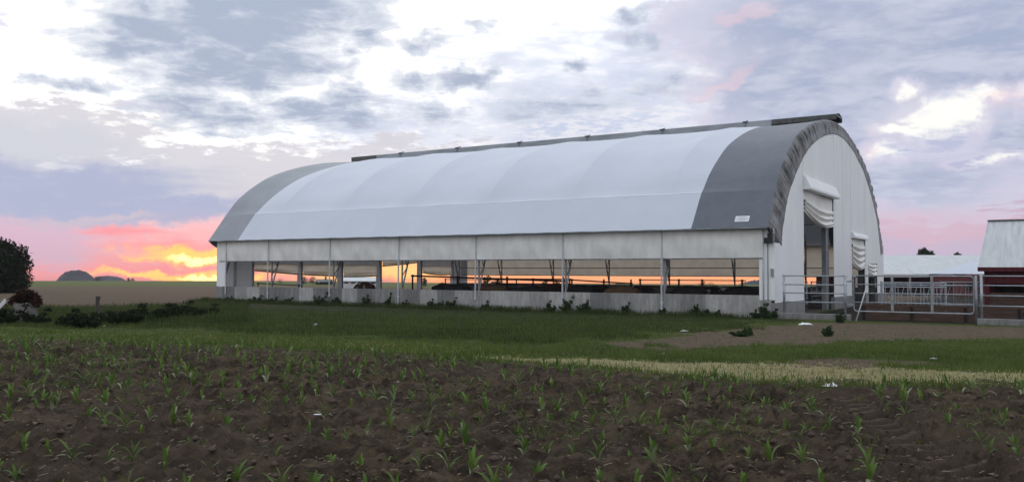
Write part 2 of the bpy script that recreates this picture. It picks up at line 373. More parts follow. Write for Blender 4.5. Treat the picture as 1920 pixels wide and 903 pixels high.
# ------------------------------------------------------------------ ground sheet
def axis(lo, hi, fine, out_, ratio=1.18, end=1300):
    a = list(np.arange(lo, hi+1e-6, fine)); s = fine
    b = [a[-1]]
    while b[-1] < end: s *= ratio; b.append(b[-1]+s)
    s = fine; c = [a[0]]
    while c[-1] > -out_: s *= ratio; c.append(c[-1]-s)
    return np.array(c[:0:-1]+a+b[1:])
gx = axis(-16, 16, .06, 1300); gy = np.concatenate([[-200,-60,-20,0,3,5], np.arange(6.5, 20, .05), axis(20, 46, .16, -19.9)[1:]])
GX, GY = np.meshgrid(gx, gy)
def tracks(x, y):
    a = np.array(ground_at(1575,738)); b = np.array(ground_at(1765,905)); dd = b-a; L = np.linalg.norm(dd); dd /= L; nn = np.array([-dd[1], dd[0]])
    s = (x-a[0])*dd[0]+(y-a[1])*dd[1]; w = (x-a[0])*nn[0]+(y-a[1])*nn[1]+.12*np.sin(s*.9)
    m = (np.abs(w) < .46)*sm(s/1.5+.3)*(s < L+6)
    lug = np.clip(np.sin((s+np.abs(w)*.8+.05*np.sin(s*5))*2*PI/.36)*1.8, -1, 1)*(.6+.8*(fbm(x*3, y*3)+.5))
    return m, m*np.where(np.abs(w) < 9, 1, 1)*(-.11+.12*lug*sm((.46-np.abs(w))/.1))
def soil_mask(x, y):
    return sm((edge_y(x)-y+fbm(x*.8, y*.8)*2.2+fbm(x*4, y*4)*.6)/.35+.5)
rowd = (EDGE[5]-EDGE[1]); rowd = rowd/np.linalg.norm(rowd); rown = np.array([-rowd[1], rowd[0]])
if rown[1] < 0: rown = -rown
def surf(x, y):
    z = base_h(x, y); s = soil_mask(x, y); near = ((y > 4) & (y < 60) & (np.abs(x) < 40))
    rowc = (x*rown[0]+y*rown[1])/.76
    rg = np.abs(fbm(x*2.2+3, y*2.2, 3)); cl = fbm(x*7, y*7, 3); cl2 = fbm(x*1.1+9, y*1.6, 3)
    ds = .05*np.cos(rowc*2*PI)+.11*cl2+.14*fbm((x*rowd[0]+y*rowd[1])*.5, (x*rown[0]+y*rown[1])*1.7, 3)+.12*cl+.05*(.1-rg)+.20*np.clip(fbm(x*9+4, y*9, 2)-.03, 0, 1)+.22*np.clip(fbm(x*19, y*19, 2)+.0, 0, 1)
    m, tr = tracks(x, y); ds = ds*(.35+.65*sm((edge_y(x)-y)/2.2)); ds = ds*(1-.9*m)+tr
    dg = .06*fbm(x*.7, y*.7, 3)+.05*fbm(x*3, y*3, 2)
    t, u = tu(x, y); flat = sm((-.3-u)/2.5)+sm((u-32)/4)
    return z+near*np.where(True, s*ds+(1-s)*dg*flat, 0)
Z = surf(GX, GY); V0MIN = Z.min(); HAZE = .00016
ny, nx = GX.shape; V = np.stack([GX.ravel(), GY.ravel(), Z.ravel()], 1)
ii, jj = np.meshgrid(np.arange(ny-1), np.arange(nx-1), indexing='ij'); b0 = (ii*nx+jj).ravel()
F = np.stack([b0, b0+1, b0+nx+1, b0+nx], 1)
xf, yf = GX.ravel(), GY.ravel(); wob = lambda s, a: (fbm(xf*s, yf*s)*a, fbm(xf*s+50, yf*s+20)*a)
wx, wy = wob(.9, 2.6); wx2, wy2 = wob(5, .8)
straw = inside(xf+wx*.25+wx2*.6, yf+wy*.25+wy2*.6, STRAW).astype(float)
dirt = (inside(xf+wx+wx2, yf+wy+wy2, DIRT) | inside(xf+wx+wx2, yf+wy+wy2, DIRT2)).astype(float)
def dirt_at(x, y): return inside(x+fbm(x*.9,y*.9)*2.6, y+fbm(x*.9+50,y*.9+20)*2.6, DIRT) | inside(x+fbm(x*.9,y*.9)*2.6, y, DIRT2)
TALL = poly([(-400,560),(-400,606),(0,611),(300,615),(500,626),(760,638),(1000,642),(1150,634),(1300,622),(1440,607),(1470,590),(1000,560),(400,560)])
YARD = np.array([bl0(5.6,.9),bl0(5.6,-.0+.15),bl0(30,.15),bl0(70,70),bl0(5.6,70)])
def tall_at(x, y): return inside(x+fbm(x*.5,y*.5)*6+fbm(x*2.5,y*2.5)*1.6, y+fbm(x*.5+50,y*.5+20)*5+fbm(x*2.5,y*2.5+9)*1.6, TALL)
def plow_at(x, y):
    q = x/np.maximum(y, 1)+fbm(x*.25, y*.25)*.10; rr_ = np.sqrt(x*x+y*y)+fbm(x*.3+8, y*.3)*9+fbm(x*1.7, y*1.7)*3
    return (y > 5) & (q < -.33) & (rr_ > np.interp(q, [-.6,-.45,-.34], [43,48,61]))
rough = tall_at(xf, yf).astype(float); yard = inside(xf+wx*.2, yf+wy*.2, YARD).astype(float)
def straw_at(x, y): return inside(x, y, STRAW)
tf, uf = tu(xf, yf)
def ground_mat():
    m = bpy.data.materials.new('ground'); m.use_nodes = True; N = NT(m.node_tree)
    pos = N.n('ShaderNodeNewGeometry').outputs['Position']; s = N.sep(pos)
    big = N.noise(pos, .35, 5, .6); medn = N.noise(pos, 3., 6, .65); fin = N.noise(pos, 28, 6, .7); grit = N.noise(pos, 110, 3, .7)
    soil = N.mix(N.mr(N.noise(N.vm('MULTIPLY', pos, (2.2,5.,3.)), 1., 7, .72), .40, .62), (.036,.025,.017), (.16,.118,.076)); soil = N.mix(N.mr(fin, .45, .75), soil, (.115,.085,.062))
    soil = N.mix(N.mr(grit, .62, .72, 0., .7), soil, (.22,.18,.12)); soil = N.mix(N.mr(big, .4, .65, 0., .55), soil, (.10,.075,.055))
    gr = N.mix(N.mr(medn, .3, .7), (.06,.085,.018), (.10,.115,.032)); gr = N.mix(N.mr(fin, .5, .8, 0., .5), gr, (.11,.105,.05)); gr = N.mix(N.attr('rough'), gr, (.038,.050,.018)); gr = N.mix(N.mr(N.noise(pos, .9, 5, .6), .55, .72, 0., .6), gr, (.12,.095,.06))
    st = N.mix(N.mr(fin, .3, .7), (.42,.37,.20), (.28,.25,.12)); st = N.mix(N.mr(medn, .5, .7, 0., .6), st, (.12,.13,.045))
    dt = N.mix(N.mr(medn, .3, .7), (.17,.125,.085), (.10,.078,.045)); dt = N.mix(N.mr(fin, .5, .75), dt, (.21,.17,.12))
    c = N.mix(N.attr('straw'), gr, st); c = N.mix(N.attr('dirt'), c, dt);  c = N.mix(N.attr('soil'), c, N.mix(N.m('MULTIPLY', N.attr('track'), .55), soil, (.125,.095,.068)))
    # far fields by distance and direction
    r = N.vm('LENGTH', pos); rr = N.m('ADD', r, N.m('MULTIPLY', N.noise(pos, .02, 3), 30))
    fb = N.mix(N.noise(N.vm('MULTIPLY', pos, (.15,1,1)), .3, 5, .6), (.13,.085,.065), (.10,.085,.05))
    fg = N.mix(N.noise(N.vm('MULTIPLY', pos, (.1,1,1)), .15, 5, .6), (.075,.10,.03), (.11,.12,.035))
    c = N.mix(N.m('MAXIMUM', N.mr(rr, 62, 85), N.attr('plow')), c, fb); c = N.mix(N.mr(rr, 172, 180), c, fg); c = N.mix(N.attr('yard'), c, (.024,.020,.016))
    p = N.n('ShaderNodeBsdfPrincipled'); N.put(p.inputs['Base Color'], c); p.inputs['Roughness'].default_value = .95
    p.inputs['Specular IOR Level'].default_value = .15
    b = N.n('ShaderNodeBump'); b.inputs['Strength'].default_value = 1.; b.inputs['Distance'].default_value = .08
    N.put(b.inputs['Height'], N.m('ADD', fin, N.m('MULTIPLY', grit, .5))); N.put(p.inputs['Normal'], b.outputs[0])
    o = N.n('ShaderNodeOutputMaterial'); N.put(o.inputs[0], p.outputs[0]); return m
M['ground'] = ground_mat()
g = np_mesh('ground', V, F, M['ground'], dict(soil=soil_mask(xf, yf)*(yf > -30), straw=straw, dirt=dirt, rough=rough, yard=yard, plow=plow_at(xf, yf).astype(float), track=tracks(xf, yf)[0]), smooth=True)
tag(g, kind='structure')
def gz(x, y): return float(surf(np.array([float(x)]), np.array([float(y)]))[0])

# ------------------------------------------------------------------ the barn (local x runs right along the long side, y goes in)
BARN = empty('fabric_barn', (P0[0], P0[1], 0), math.atan2(-DV[1], -DV[0]),
             'long white fabric hoop barn with open sides, concrete side wall and grey roof end bands', 'barn')
W = 28.4; C0 = W/2
def full(h): return h+[(W-u, z) for u, z in h[-2::-1]]
OUT = full([(-.45,4.13),(.27,5.05),(1.0,5.97),(1.9,7.0),(3.15,7.98),(4.8,8.95),(6.7,9.68),(8.9,10.3),(11.4,10.78),(C0,10.98)])
INN = full([(1.15,3.3),(1.22,3.8),(1.7,4.7),(2.5,5.85),(4.1,7.12),(6.2,8.38),(8.6,9.28),(11.3,9.92),(C0,10.2)])
def crm(pts, n, linear_first=0):          # Catmull-Rom resample
    P = [np.array(p, float) for p in pts]; out = []
    segs = len(P)-1
    for k in range(segs):
        a, b = P[max(k-1,0)], P[k]; c_, d = P[k+1], P[min(k+2, segs)]
        lin = k < linear_first or k >= segs-linear_first
        if k == linear_first: a = b-(c_-b)
        if k == segs-linear_first-1: d = c_+(c_-b)
        for i in range(n):
            t = i/n
            out.append(b+(c_-b)*t if lin else .5*((2*b)+(-a+c_)*t+(2*a-5*b+4*c_-d)*t*t+(-a+3*b-3*c_+d)*t**3))
    out.append(P[-1]); return np.array(out)
PROF = crm(OUT, 5, 2); NP_ = len(PROF); SEAM_I = 10
def nrm2(P):
    t = np.gradient(P, axis=0); n = np.stack([-t[:,1], t[:,0]], 1); return n/np.linalg.norm(n, axis=1)[:,None]
PN = nrm2(PROF)
HOOPS = [-5.2, 0, 5.5, 11, 16.5, 22, 27.5, 32.6]
def roof_piece(mb, t0, t1, th=0.):
    for k in range(len(HOOPS)-1):
        a, b = HOOPS[k], HOOPS[k+1]; lo, hi = max(a, t0), min(b, t1)
        if k == 0: lo = max(-5.25, t0)
        if k == len(HOOPS)-2: hi = min(32.95, t1)
        if hi <= lo+.01: continue
        ts = np.linspace(lo, hi, max(3, int((hi-lo)/.45)+2)); grid = []
        for t in ts:
            f = min(1, max(0, (t-a)/(b-a))); sag = .30*(1-(2*f-1)**2)
            row = []
            for i in range(NP_):
                e = min(i-SEAM_I, NP_-1-SEAM_I-i); q_ = min(1, max(0, e/((NP_-1)/2-SEAM_I))); w = math.sin(PI*min(1, q_*1.0)**.8)**.8*(1-q_**6)
                wave = .004*math.sin(t*2.1+i*.7)
                if i in (0, NP_-1): wave = .012*math.sin(t*3.3)
                p = PROF[i]-PN[i]*(-1)*(-(sag*w)+wave) ; row.append((-t, p[0], p[1]))
            grid.append(row)
        mb.sheet([r[:SEAM_I+1] for r in grid]); mb.sheet([r[SEAM_I:NP_-SEAM_I] for r in grid]); mb.sheet([r[NP_-SEAM_I-1:] for r in grid])
mb = MB(); roof_piece(mb, -1.65, 30.0); roof = mb.build('roof_cover', M['white'], BARN, smooth=True)
mb = MB(); roof_piece(mb, -5.25, -1.65); mb.build('roof_end_panel', M['dark'], BARN, smooth=True)['label'] = 'dark grey roof band at the gable end facing the yard'
mb = MB(); roof_piece(mb, 30.0, 32.95); mb.build('roof_end_panel', M['light'], BARN, smooth=True)['label'] = 'paler grey roof band at the sunset end'
# welded seam strip along the break of the roof
for (i0, i1) in ((SEAM_I-1, SEAM_I+1), (NP_-SEAM_I-2, NP_-SEAM_I)):
    mb = MB()
    ts = np.linspace(-1.66, 30, 90)
    mb.sheet([[(-t, *(PROF[i]*1.+PN[i]*.008)) for i in ((i0, SEAM_I, SEAM_I+1) if i0 < 20 else (NP_-SEAM_I-2, NP_-SEAM_I-1, NP_-SEAM_I))] for t in ts])
    # thin it
    vv = []
    for k, p in enumerate(mb.v):
        j = k % 3; c_ = np.array(mb.v[k-j+1]); q = c_+(np.array(p)-c_)*.12; vv.append(tuple(q))
    mb.v = vv; mb.build('roof_seam', M['seam'], BARN, smooth=True)
# eave pipe
for u in (-.43, W+.43):
    mb = MB(); mb.tube([(5.25,u,4.10),(-32.95,u,4.10)], .03); mb.build('eave_pipe', M['steel'], BARN, smooth=True)
# ridge vent
def cap_piece(mb, t0, t1, low=0.):
    n = max(2, int((t1-t0)/.5)); ts = np.linspace(t0, t1, n+1)
    sec = [(C0-.80,11.0+low),(C0-.83,11.40),(C0-.4,11.50),(C0,11.56),(C0+.4,11.50),(C0+.83,11.40),(C0+.80,11.0+low)]
    sec2 = [(u+(.02 if u < C0 else -.02)*(u != C0), z-.03) for u, z in sec]
    def dz(t): f = (t % 5.5)/5.5; return 0.
    mb.sheet([[(-t, u, z+dz(t)) for u, z in sec] for t in ts]); mb.sheet([[(-t, u, z+dz(t)) for u, z in sec2[::-1]] for t in ts])
V_ = MB(); cap_piece(V_, -1.6, 30); vent = V_.build('ridge_vent', M['ventcap'], BARN)
V_ = MB(); cap_piece(V_, -5.4, -1.6, .13); V_.box((5.36,C0-.75,11.3),(5.40,C0+.75,11.42)); V_.build('ridge_vent_end', M['darksteel'], vent)
V_ = MB(); cap_piece(V_, 30, 32.7); V_.build('ridge_vent_end', M['darksteel'], vent)
for t in (0, 5.5, 11, 16.5, 22, 27.5):
    mb = MB(); mb.tube([(-t,C0-.87,11.10),(-t,C0-.88,11.42),(-t-.0,C0-.4,11.55)], .03, 6); mb.box((-t-.16,C0-.92,11.37),(-t+.16,C0-.84,11.44)); mb.build('vent_bracket', M['darksteel'], vent)
# wrinkled flap closing the near roof edge to the gable wall, and the far one
def flap(name, t0, t1, matl, lab=None):
    A = crm(OUT, 26, 2); B = crm(INN, 40); ns = 620
    def rs(P):
        s = np.r_[0, np.cumsum(np.linalg.norm(np.diff(P, axis=0), axis=1))]; q = np.linspace(0, s[-1], ns)
        return np.stack([np.interp(q, s, P[:,0]), np.interp(q, s, P[:,1])], 1)
    A, B = rs(A), rs(B); NB = nrm2(B); grid = []
    q = np.linspace(0, 1, ns)*58
    wr = vnoise(q*2.1, q*0)*.6+vnoise(q*4.7, q*0+7)*.4-.5
    for i in range(ns):
        row = []
        for j in range(7):
            f = j/6; p = A[i]*(1-f)+B[i]*f; amp = math.sin(PI*min(1, f*1.15)) if f < .87 else .12
            g_ = math.sin(PI*f); o = -NB[i]*0+NB[i]*(.22*g_)+NB[i]*wr[i]*.15*amp
            tt = t0+(t1-t0)*(f**.7)+wr[i]*.22*amp*(1 if t1 < t0 else -1)
            row.append((-tt, p[0]+o[0], p[1]+o[1]))
        grid.append(row)
    mb = MB(); mb.sheet(grid); o = mb.build(name, matl, BARN, smooth=True)
    if lab: o['label'] = lab
flap('end_flap', -5.25, -5.47, M['flap']); flap('end_flap', 32.95, 32.9, M['dark'])
# gable walls
INP = crm(INN, 8)
def top_at(u):
    return float(np.interp(u, INP[:,0], INP[:,1])) if 1.16 < u < W-1.16 else 3.45
def gable(name, t, doors, zb, wrinkle=.012):
    us = sorted(set([0., W]+[round(float(x), 3) for x in np.arange(0.25, W, .3)]+[round(float(q), 3) for d_ in doors for q in d_[:2]]))
    mb = MB()
    for a, b in zip(us[:-1], us[1:]):
        mid = (a+b)/2; cut = [d_ for d_ in doors if d_[0]-.001 < mid < d_[1]+.001]; z0 = (lambda u: cut[0][2]) if cut else (lambda u: zb)
        cols = []
        for u in (a, b):
            n = 14; zt = top_at(u)-.02; cols.append([(-t-wrinkle*math.sin(u*2.4+z_*.5)*math.sin(z_*.9)*.6, u, z_) for z_ in np.linspace(z0(u), max(zt, z0(u)+.01), n)])
        mb.sheet(cols)
    o = mb.build(name, M['gable'], BARN, smooth=True); return o
D_NEAR = [(5.35,12.1,6.3),(17.15,21.4,4.25),(22.45,25.8,2.75)]
gw = gable('gable_wall', -5.45, D_NEAR, .70); gw['label'] = 'white fabric end wall with three door openings facing the yard'
D_FAR = [(3.15,7.45,2.6),(7.85,11.75,2.6),(12.3,16.45,2.6),(17.05,21.95,3.4),(22.55,27.0,2.6)]
gb = gable('gable_wall', 32.6, D_FAR, .0); gb['label'] = 'far end wall with raised door curtains against the sunset'
# vertical weld seams on the near gable
for u in (5.2, 12.3, 16.95, 21.6, 14.6):
    mb = MB()
    z0 = .72 if not (5.35 < u < 12.1) else 7.05
    mb.box((5.44, u-.015, z0), (5.470, u+.025, top_at(u)-.08)); mb.build('gable_seam', M['gable'], gw)
for a, b in ((.0,5.35),(12.1,17.15),(21.4,22.45),(25.8,W)):
    mb = MB(); mb.box((5.28, a, -.2), (5.48, b, .70)); mb.build('gable_base', M['kerb'], BARN)
for u in (5.15,16.95,21.6,22.2,26.0):
    mb = MB(); mb.box((5.0, u-.12, 0), (5.25, u+.12, min(top_at(u)-.5, 7.2))); mb.build('door_post', M['darksteel'], BARN)
mb = MB(); mb.box((4.95, 11.35, 0), (5.2, 12.0, 7.0)); mb.build('door_post', M['steel'], BARN)
for u, w_ in ((7.65,.34),(12.05,.42),(16.75,.42),(22.25,.5),(27.1,.3),(3.0,.16),(1.4,.2)):
    mb = MB(); mb.box((-32.5, u-w_*.24, 0), (-32.3, u+w_*.24, 4.0)); mb.build('door_post', M['post'], BARN)
# door hoods (roller housings) and gathered door curtains
def hood(u0, u1, z0, z1, d_=.38):
    mb = MB(); y = 5.45
    pts = [(y+.01, z1), (y+.12, z1-.02), (y+d_, z0+.12), (y+d_, z0), (y+.01, z0)]
    n = len(pts)
    mb.add([(p[0], u0-.1, p[1]) for p in pts]+[(p[0], u1+.1, p[1]) for p in pts], [tuple(range(n)), tuple(range(2*n-1, n-1, -1))]+[(i, i+n, (i+1)%n+n, (i+1)%n) for i in range(n)])
    return mb.build('door_hood', M['gable'], BARN, bevel=.01)
hood(5.35,12.1,6.3,7.0); hood(17.15,21.4,4.25,4.6,.25)
def drape(u0, u1, ztop, zl, zr, sag, folds, depth=.16, x=5.38, fold_h=.55, par=BARN, nm='door_curtain', mt='curtain'):
    nu, nv = 40, 46; grid = []
    for i in range(nu+1):
        f = i/nu; u = u0+(u1-u0)*f; zb = zl+(zr-zl)*f-sag*4*f*(1-f); col = []
        for j in range(nv+1):
            g_ = j/nv
            z = ztop+(zb-ztop)*g_
            k = max(0, (g_-(1-fold_h))/fold_h); swag = -sag*2.6*f*(1-f)*k*.3
            bul = depth*abs(math.sin(PI*folds*k))*(k > 0)*(.5+.5*math.sin(PI*min(1, f+.08)))
            col.append((x+bul+.03*math.sin(f*7+g_*3)*(1-k), u, z+swag+.02*math.sin(f*9)*k))
        grid.append(col)
    mb = MB(); mb.sheet(grid); mb.tube([(x+.05, u0+(u1-u0)*q/12, zl+(zr-zl)*q/12-sag*4*(q/12)*(1-q/12)) for q in range(13)], .05, 6)
    o = mb.build(nm, M[mt], par, smooth=True); return o
drape(5.4,12.05,6.3,5.25,4.75,.35,3,.24)
drape(17.2,21.35,4.25,2.75,2.5,.3,4,.20,fold_h=.8)
drape(22.5,25.75,2.75,2.1,2.0,.18,3,.18,fold_h=.9)
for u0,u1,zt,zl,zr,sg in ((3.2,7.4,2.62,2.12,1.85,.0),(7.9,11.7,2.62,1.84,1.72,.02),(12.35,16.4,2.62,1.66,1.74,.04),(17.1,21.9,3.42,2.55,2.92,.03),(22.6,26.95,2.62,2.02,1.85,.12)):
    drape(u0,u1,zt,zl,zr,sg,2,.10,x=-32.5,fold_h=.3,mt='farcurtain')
# concrete side walls, curtains, posts
mb = MB(); mb.box((-32.6,-.02,-.4),(4.74,.18,1.03)); mb.box((4.74,-.02,-.3),(5.28,.18,.84)); mb.build('side_wall', M['conc'], BARN)
mb = MB(); mb.box((-32.6,W-.18,-.4),(5.28,W+.02,1.03)); mb.build('side_wall', M['conc'], BARN)
def side_curtain(u, zt, zb, t0, t1, out, amp=.035, nm='side_curtain', mt='curtain'):
    grid = []
    for t in np.linspace(t0, t1, int((t1-t0)/.12)):
        k = (t % 5.5)/5.5; col = []
        for j in range(13):
            f = j/12; z = zt+(zb-zt)*f
            ripple = amp*(math.sin((t*2.6+f*3.2)+1.5*math.sin(t*.7))*math.sin(t*1.1+2*f)*.7+.5*math.sin(t*6+f*4+math.sin(t)))*(.25+f)*(1-.5*abs(2*f-1))
            bag_ = .10*math.sin(PI*f)*math.sin(PI*k)
            col.append((-t, u+out*(bag_+ripple), z-.012*math.sin(t*1.15)*f))
        grid.append(col)
    mb = MB(); mb.sheet(grid); o = mb.build(nm, M[mt], BARN, smooth=True); return o
side_curtain(.0, 4.16, 2.73, -4.95, 32.3, -1, .05)
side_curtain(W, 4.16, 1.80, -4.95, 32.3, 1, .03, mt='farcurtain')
for u in (-.02, W+.02):
    mb = MB(); zz = 2.73 if u < 1 else 1.80
    mb.tube([(4.95,u,zz),(-32.3,u,zz)], .035, 6); mb.build('curtain_pipe', M['steel'], BARN, smooth=True)
mb = MB(); mb.tube([(4.95,W-.25,2.45),(-32.3,W-.25,2.45)], .03, 6); mb.build('curtain_pipe', M['darksteel'], BARN, smooth=True)
for x0, x1, zb in ((4.75,5.45,.84),(-32.6,-31.6,1.03)):
    g_ = []
    for x in np.linspace(x0, x1, 9): g_.append([(x, -.012-.012*math.sin(x*9+z*2), z) for z in np.linspace(zb-.02, 4.1, 14)])
    mb = MB(); mb.sheet(g_); mb.build('corner_panel', M['gable'], BARN, smooth=True)
    mb = MB(); g_ = [[(x, W+.012, z) for z in np.linspace(zb-.02, 4.1, 3)] for x in np.linspace(x0, x1, 3)]; mb.sheet(g_); mb.build('corner_panel', M['gable'], BARN)
mb = MB(); mb.tube([(4.95,-.06,.42),(4.95,-.05,4.05)], .03); mb.tube([(4.95,-.06,.42),(5.02,-.16,.30)], .03); mb.build('corner_pipe', M['post'], BARN, smooth=True)
mb = MB(); mb.tube([(5.16,-.06,.8),(5.16,-.05,3.6)], .018, 6); mb.build('crank_rod', M['darksteel'], BARN, smooth=True)
for i, t in enumerate(HOOPS[1:-1]):
    zb = (.02, .45, .55, .0, .5, .3)[i]
    mb = MB(); mb.tube([(-t,-.085,zb),(-t,-.075,2.8)], .045, 8); mb.box((-t-.07,-.10,.55),(-t+.07,-.03,.66)); mb.tube([(-t,-.07,2.75),(-t,-.05,4.1)], .03, 6)
    mb.build('wall_post', M['post'], BARN, smooth=False)
mb = MB(); mb.tube([(-31.6,-.08,.5),(-31.6,-.06,4.05)], .045, 8); mb.build('wall_post', M['post'], BARN)
# hoop trusses
TR_O = crm([(p[0]*1. if 0 else p[0], p[1]) for p in full([(.28,1.03),(.28,4.1),(1.15,5.85),(2.05,6.85),(3.3,7.83),(4.95,8.8),(6.85,9.52),(9.0,10.13),(11.5,10.62),(C0,10.82)])], 4, 1)
TR_I = crm(full([(.32,1.1),(1.15,3.6),(1.95,5.3),(2.8,6.2),(3.95,7.1),(5.5,8.05),(7.3,8.75),(9.3,9.35),(11.7,9.8),(C0,9.95)]), 4, 1)
for t in HOOPS:
    t = min(max(t, -5.05), 32.35); mb = MB()
    mb.tube([(-t,p[0],p[1]) for p in TR_O], .055, 6); mb.tube([(-t,p[0],p[1]) for p in TR_I], .05, 6)
    for i in range(0, len(TR_O)-1, 1):
        a, b = (TR_O[i], TR_I[i+1]) if i % 2 else (TR_I[i], TR_O[i+1]); mb.tube([(-t,a[0],a[1]),(-t,b[0],b[1])], .028, 5)
    mb.build('hoop_truss', M['steel'], BARN)
mb = MB()
for u, z in ((1.15,5.7),(5,8.65),(9,10.0),(C0,10.7),(W-9,10.0),(W-5,8.65),(W-1.15,5.7)): mb.tube([(5.0,u,z),(-32.3,u,z)], .04, 6)
mb.build('purlin', M['steel'], BARN)
mb = MB(); mb.box((-32.55,.19,-.05),(5.3,W-.19,.02)); mb.build('barn_floor', M['floor'], BARN)
# vent motor and brackets at the corner
mo = MB(); mo.box((5.22,-.34,3.42),(5.44,-.06,3.86)); mo.box((5.04,-.30,3.40),(5.24,-.08,3.66)); mo.tube([(5.33,-.2,3.8),(5.30,-.4,4.12)], .05, 8); mo.tube([(5.4,-.2,4.1),(5.4,-.12,3.4)], .03, 6)
mo.build('curtain_motor', M['black'], BARN, bevel=.015)
mb = MB(); mb.box((5.30,-.10,1.9),(5.42,-.03,2.25)); mb.build('switch_box', M['steel'], BARN)
# maker's plate on the dark roof band: white with a grey ring and illegible lines
def roofpt(t, s, off):
    a, b = PROF[0], PROF[SEAM_I]; n_ = np.array([-(b-a)[1], (b-a)[0]]); n_ /= np.linalg.norm(n_); p = a+(b-a)*s+n_*off; return (-t, p[0], p[1])
mb = MB(); q = [roofpt(-4.34,.155,.014), roofpt(-3.68,.155,.014), roofpt(-3.68,.30,.014), roofpt(-4.34,.30,.014)]; mb.add(q+[roofpt(-4.34,.155,.002), roofpt(-3.68,.155,.002), roofpt(-3.68,.30,.002), roofpt(-4.34,.30,.002)], [(0,1,2,3),(4,7,6,5),(0,4,5,1),(1,5,6,2),(2,6,7,3),(3,7,4,0)])
pl = mb.build('maker_plate', M['seam'], BARN)
mb = MB(); ring = [roofpt(-4.01+.26*math.cos(a), .2275+.045*math.sin(a), .018) for a in np.linspace(0, 2*PI, 25)]; mb.tube(ring, .010, 4)
for s_ in (.215,.24): mb.tube([roofpt(-4.16,s_,.018), roofpt(-3.86,s_,.018)], .008, 4)
mb.build('plate_marking', M['steel'], pl)
RZ = BARN.rotation_euler[2]
def bl(x, u):            # barn local -> world xy
    return P0[0]-DV[0]*x+NV[0]*u, P0[1]-DV[1]*x+NV[1]*u

# ------------------------------------------------------------------ cattle
def cow_mesh(head_down=False, seed=0):
    R = random.Random(seed); me = bpy.data.meshes.new('cow')
    vs = []; es = []; rad = []
    def chain(pts, start=None):
        prev = start
        for p, r in pts:
            vs.append(p); rad.append(r if isinstance(r, tuple) else (r, r)); k = len(vs)-1
            if prev is not None: es.append((prev, k))
            prev = k
        return prev
    # spine: pelvis root then forwards (+x is the head)
    root = chain([((-.70,0,1.10),(.24,.26))]); sp = chain([((-.35,0,1.08),(.30,.33)),((.0,0,1.04),(.32,.36)),((.35,0,1.06),(.30,.35)),((.62,0,1.10),(.24,.30))], root)
    if head_down: chain([((.88,0,1.02),(.15,.2)),((1.08,0,.80),(.12,.15)),((1.20,0,.62),(.12,.13)),((1.28,0,.42),(.085,.09)),((1.31,0,.30),(.07,.07))], sp); hx = (1.18,.66)
    else: chain([((.86,0,1.22),(.16,.2)),((1.06,0,1.34),(.12,.15)),((1.22,0,1.38),(.12,.13)),((1.42,0,1.26),(.085,.09)),((1.54,0,1.19),(.07,.07))], sp); hx = (1.16,1.42)
    for s in (-1, 1):
        chain([((-.78,s*.17,.86),(.14,.15)),((-.62,s*.18,.66),(.09,.10)),((-.80,s*.17,.46),(.055,.06)),((-.74,s*.17,.16),(.04,.04)),((-.70,s*.17,.03),(.055,.055))], root)
        chain([((.58,s*.17,.80),(.12,.13)),((.60,s*.17,.55),(.075,.075)),((.58,s*.17,.42),(.055,.055)),((.59,s*.17,.14),(.04,.04)),((.62,s*.17,.03),(.055,.055))], sp)
    chain([((-.96,0,1.16),(.035,.035)),((-1.02,0,.95),(.022,.022)),((-1.03,0,.62),(.022,.022)),((-1.03,0,.48),(.04,.04))], root)
    k0 = sp+3
    for s in (-1, 1): chain([((hx[0],s*.13,hx[1]),(.03,.03)),((hx[0]-.04,s*.26,hx[1]-.02),(.035,.02))], k0)
    me.from_pydata(vs, es, []); me.update(); o = bpy.data.objects.new('cow', me); COL.objects.link(o)
    md = o.modifiers.new('skin', 'SKIN'); sv = me.skin_vertices[0].data
    for i, r in enumerate(rad): sv[i].radius = r
    sv[0].use_root = True
    o.modifiers.new('sub', 'SUBSURF').levels = 2; o.modifiers['sub'].render_levels = 2
    dg = bpy.context.evaluated_depsgraph_get(); ev = bpy.data.meshes.new_from_object(o.evaluated_get(dg))
    ev.polygons.foreach_set('use_smooth', [True]*len(ev.polygons)); bpy.data.objects.remove(o); return ev
def coat(name, a, b, lo, hi):
    m = bpy.data.materials.new(name); m.use_nodes = True; N = NT(m.node_tree); tc = N.n('ShaderNodeTexCoord').outputs['Object']
    c = N.mix(N.mr(N.noise(tc, 1.9, 2, .4), lo, hi), a, b); p = N.n('ShaderNodeBsdfPrincipled'); N.put(p.inputs[0], c); p.inputs['Roughness'].default_value = .75
    o = N.n('ShaderNodeOutputMaterial'); N.put(o.inputs[0], p.outputs[0]); return m
COATS = dict(black=coat('black_coat', (.012,.010,.010), (.022,.016,.015), .3, .7), brown=coat('brown_coat', (.07,.025,.018), (.04,.016,.012), .3, .7),
             patch=coat('brown_and_white_coat', (.06,.022,.018), (.55,.50,.45), .52, .56), tan=coat('tan_coat', (.20,.12,.06), (.13,.08,.045), .3, .7),
             bw=coat('black_and_white_coat', (.014,.012,.012), (.5,.48,.45), .56, .60))
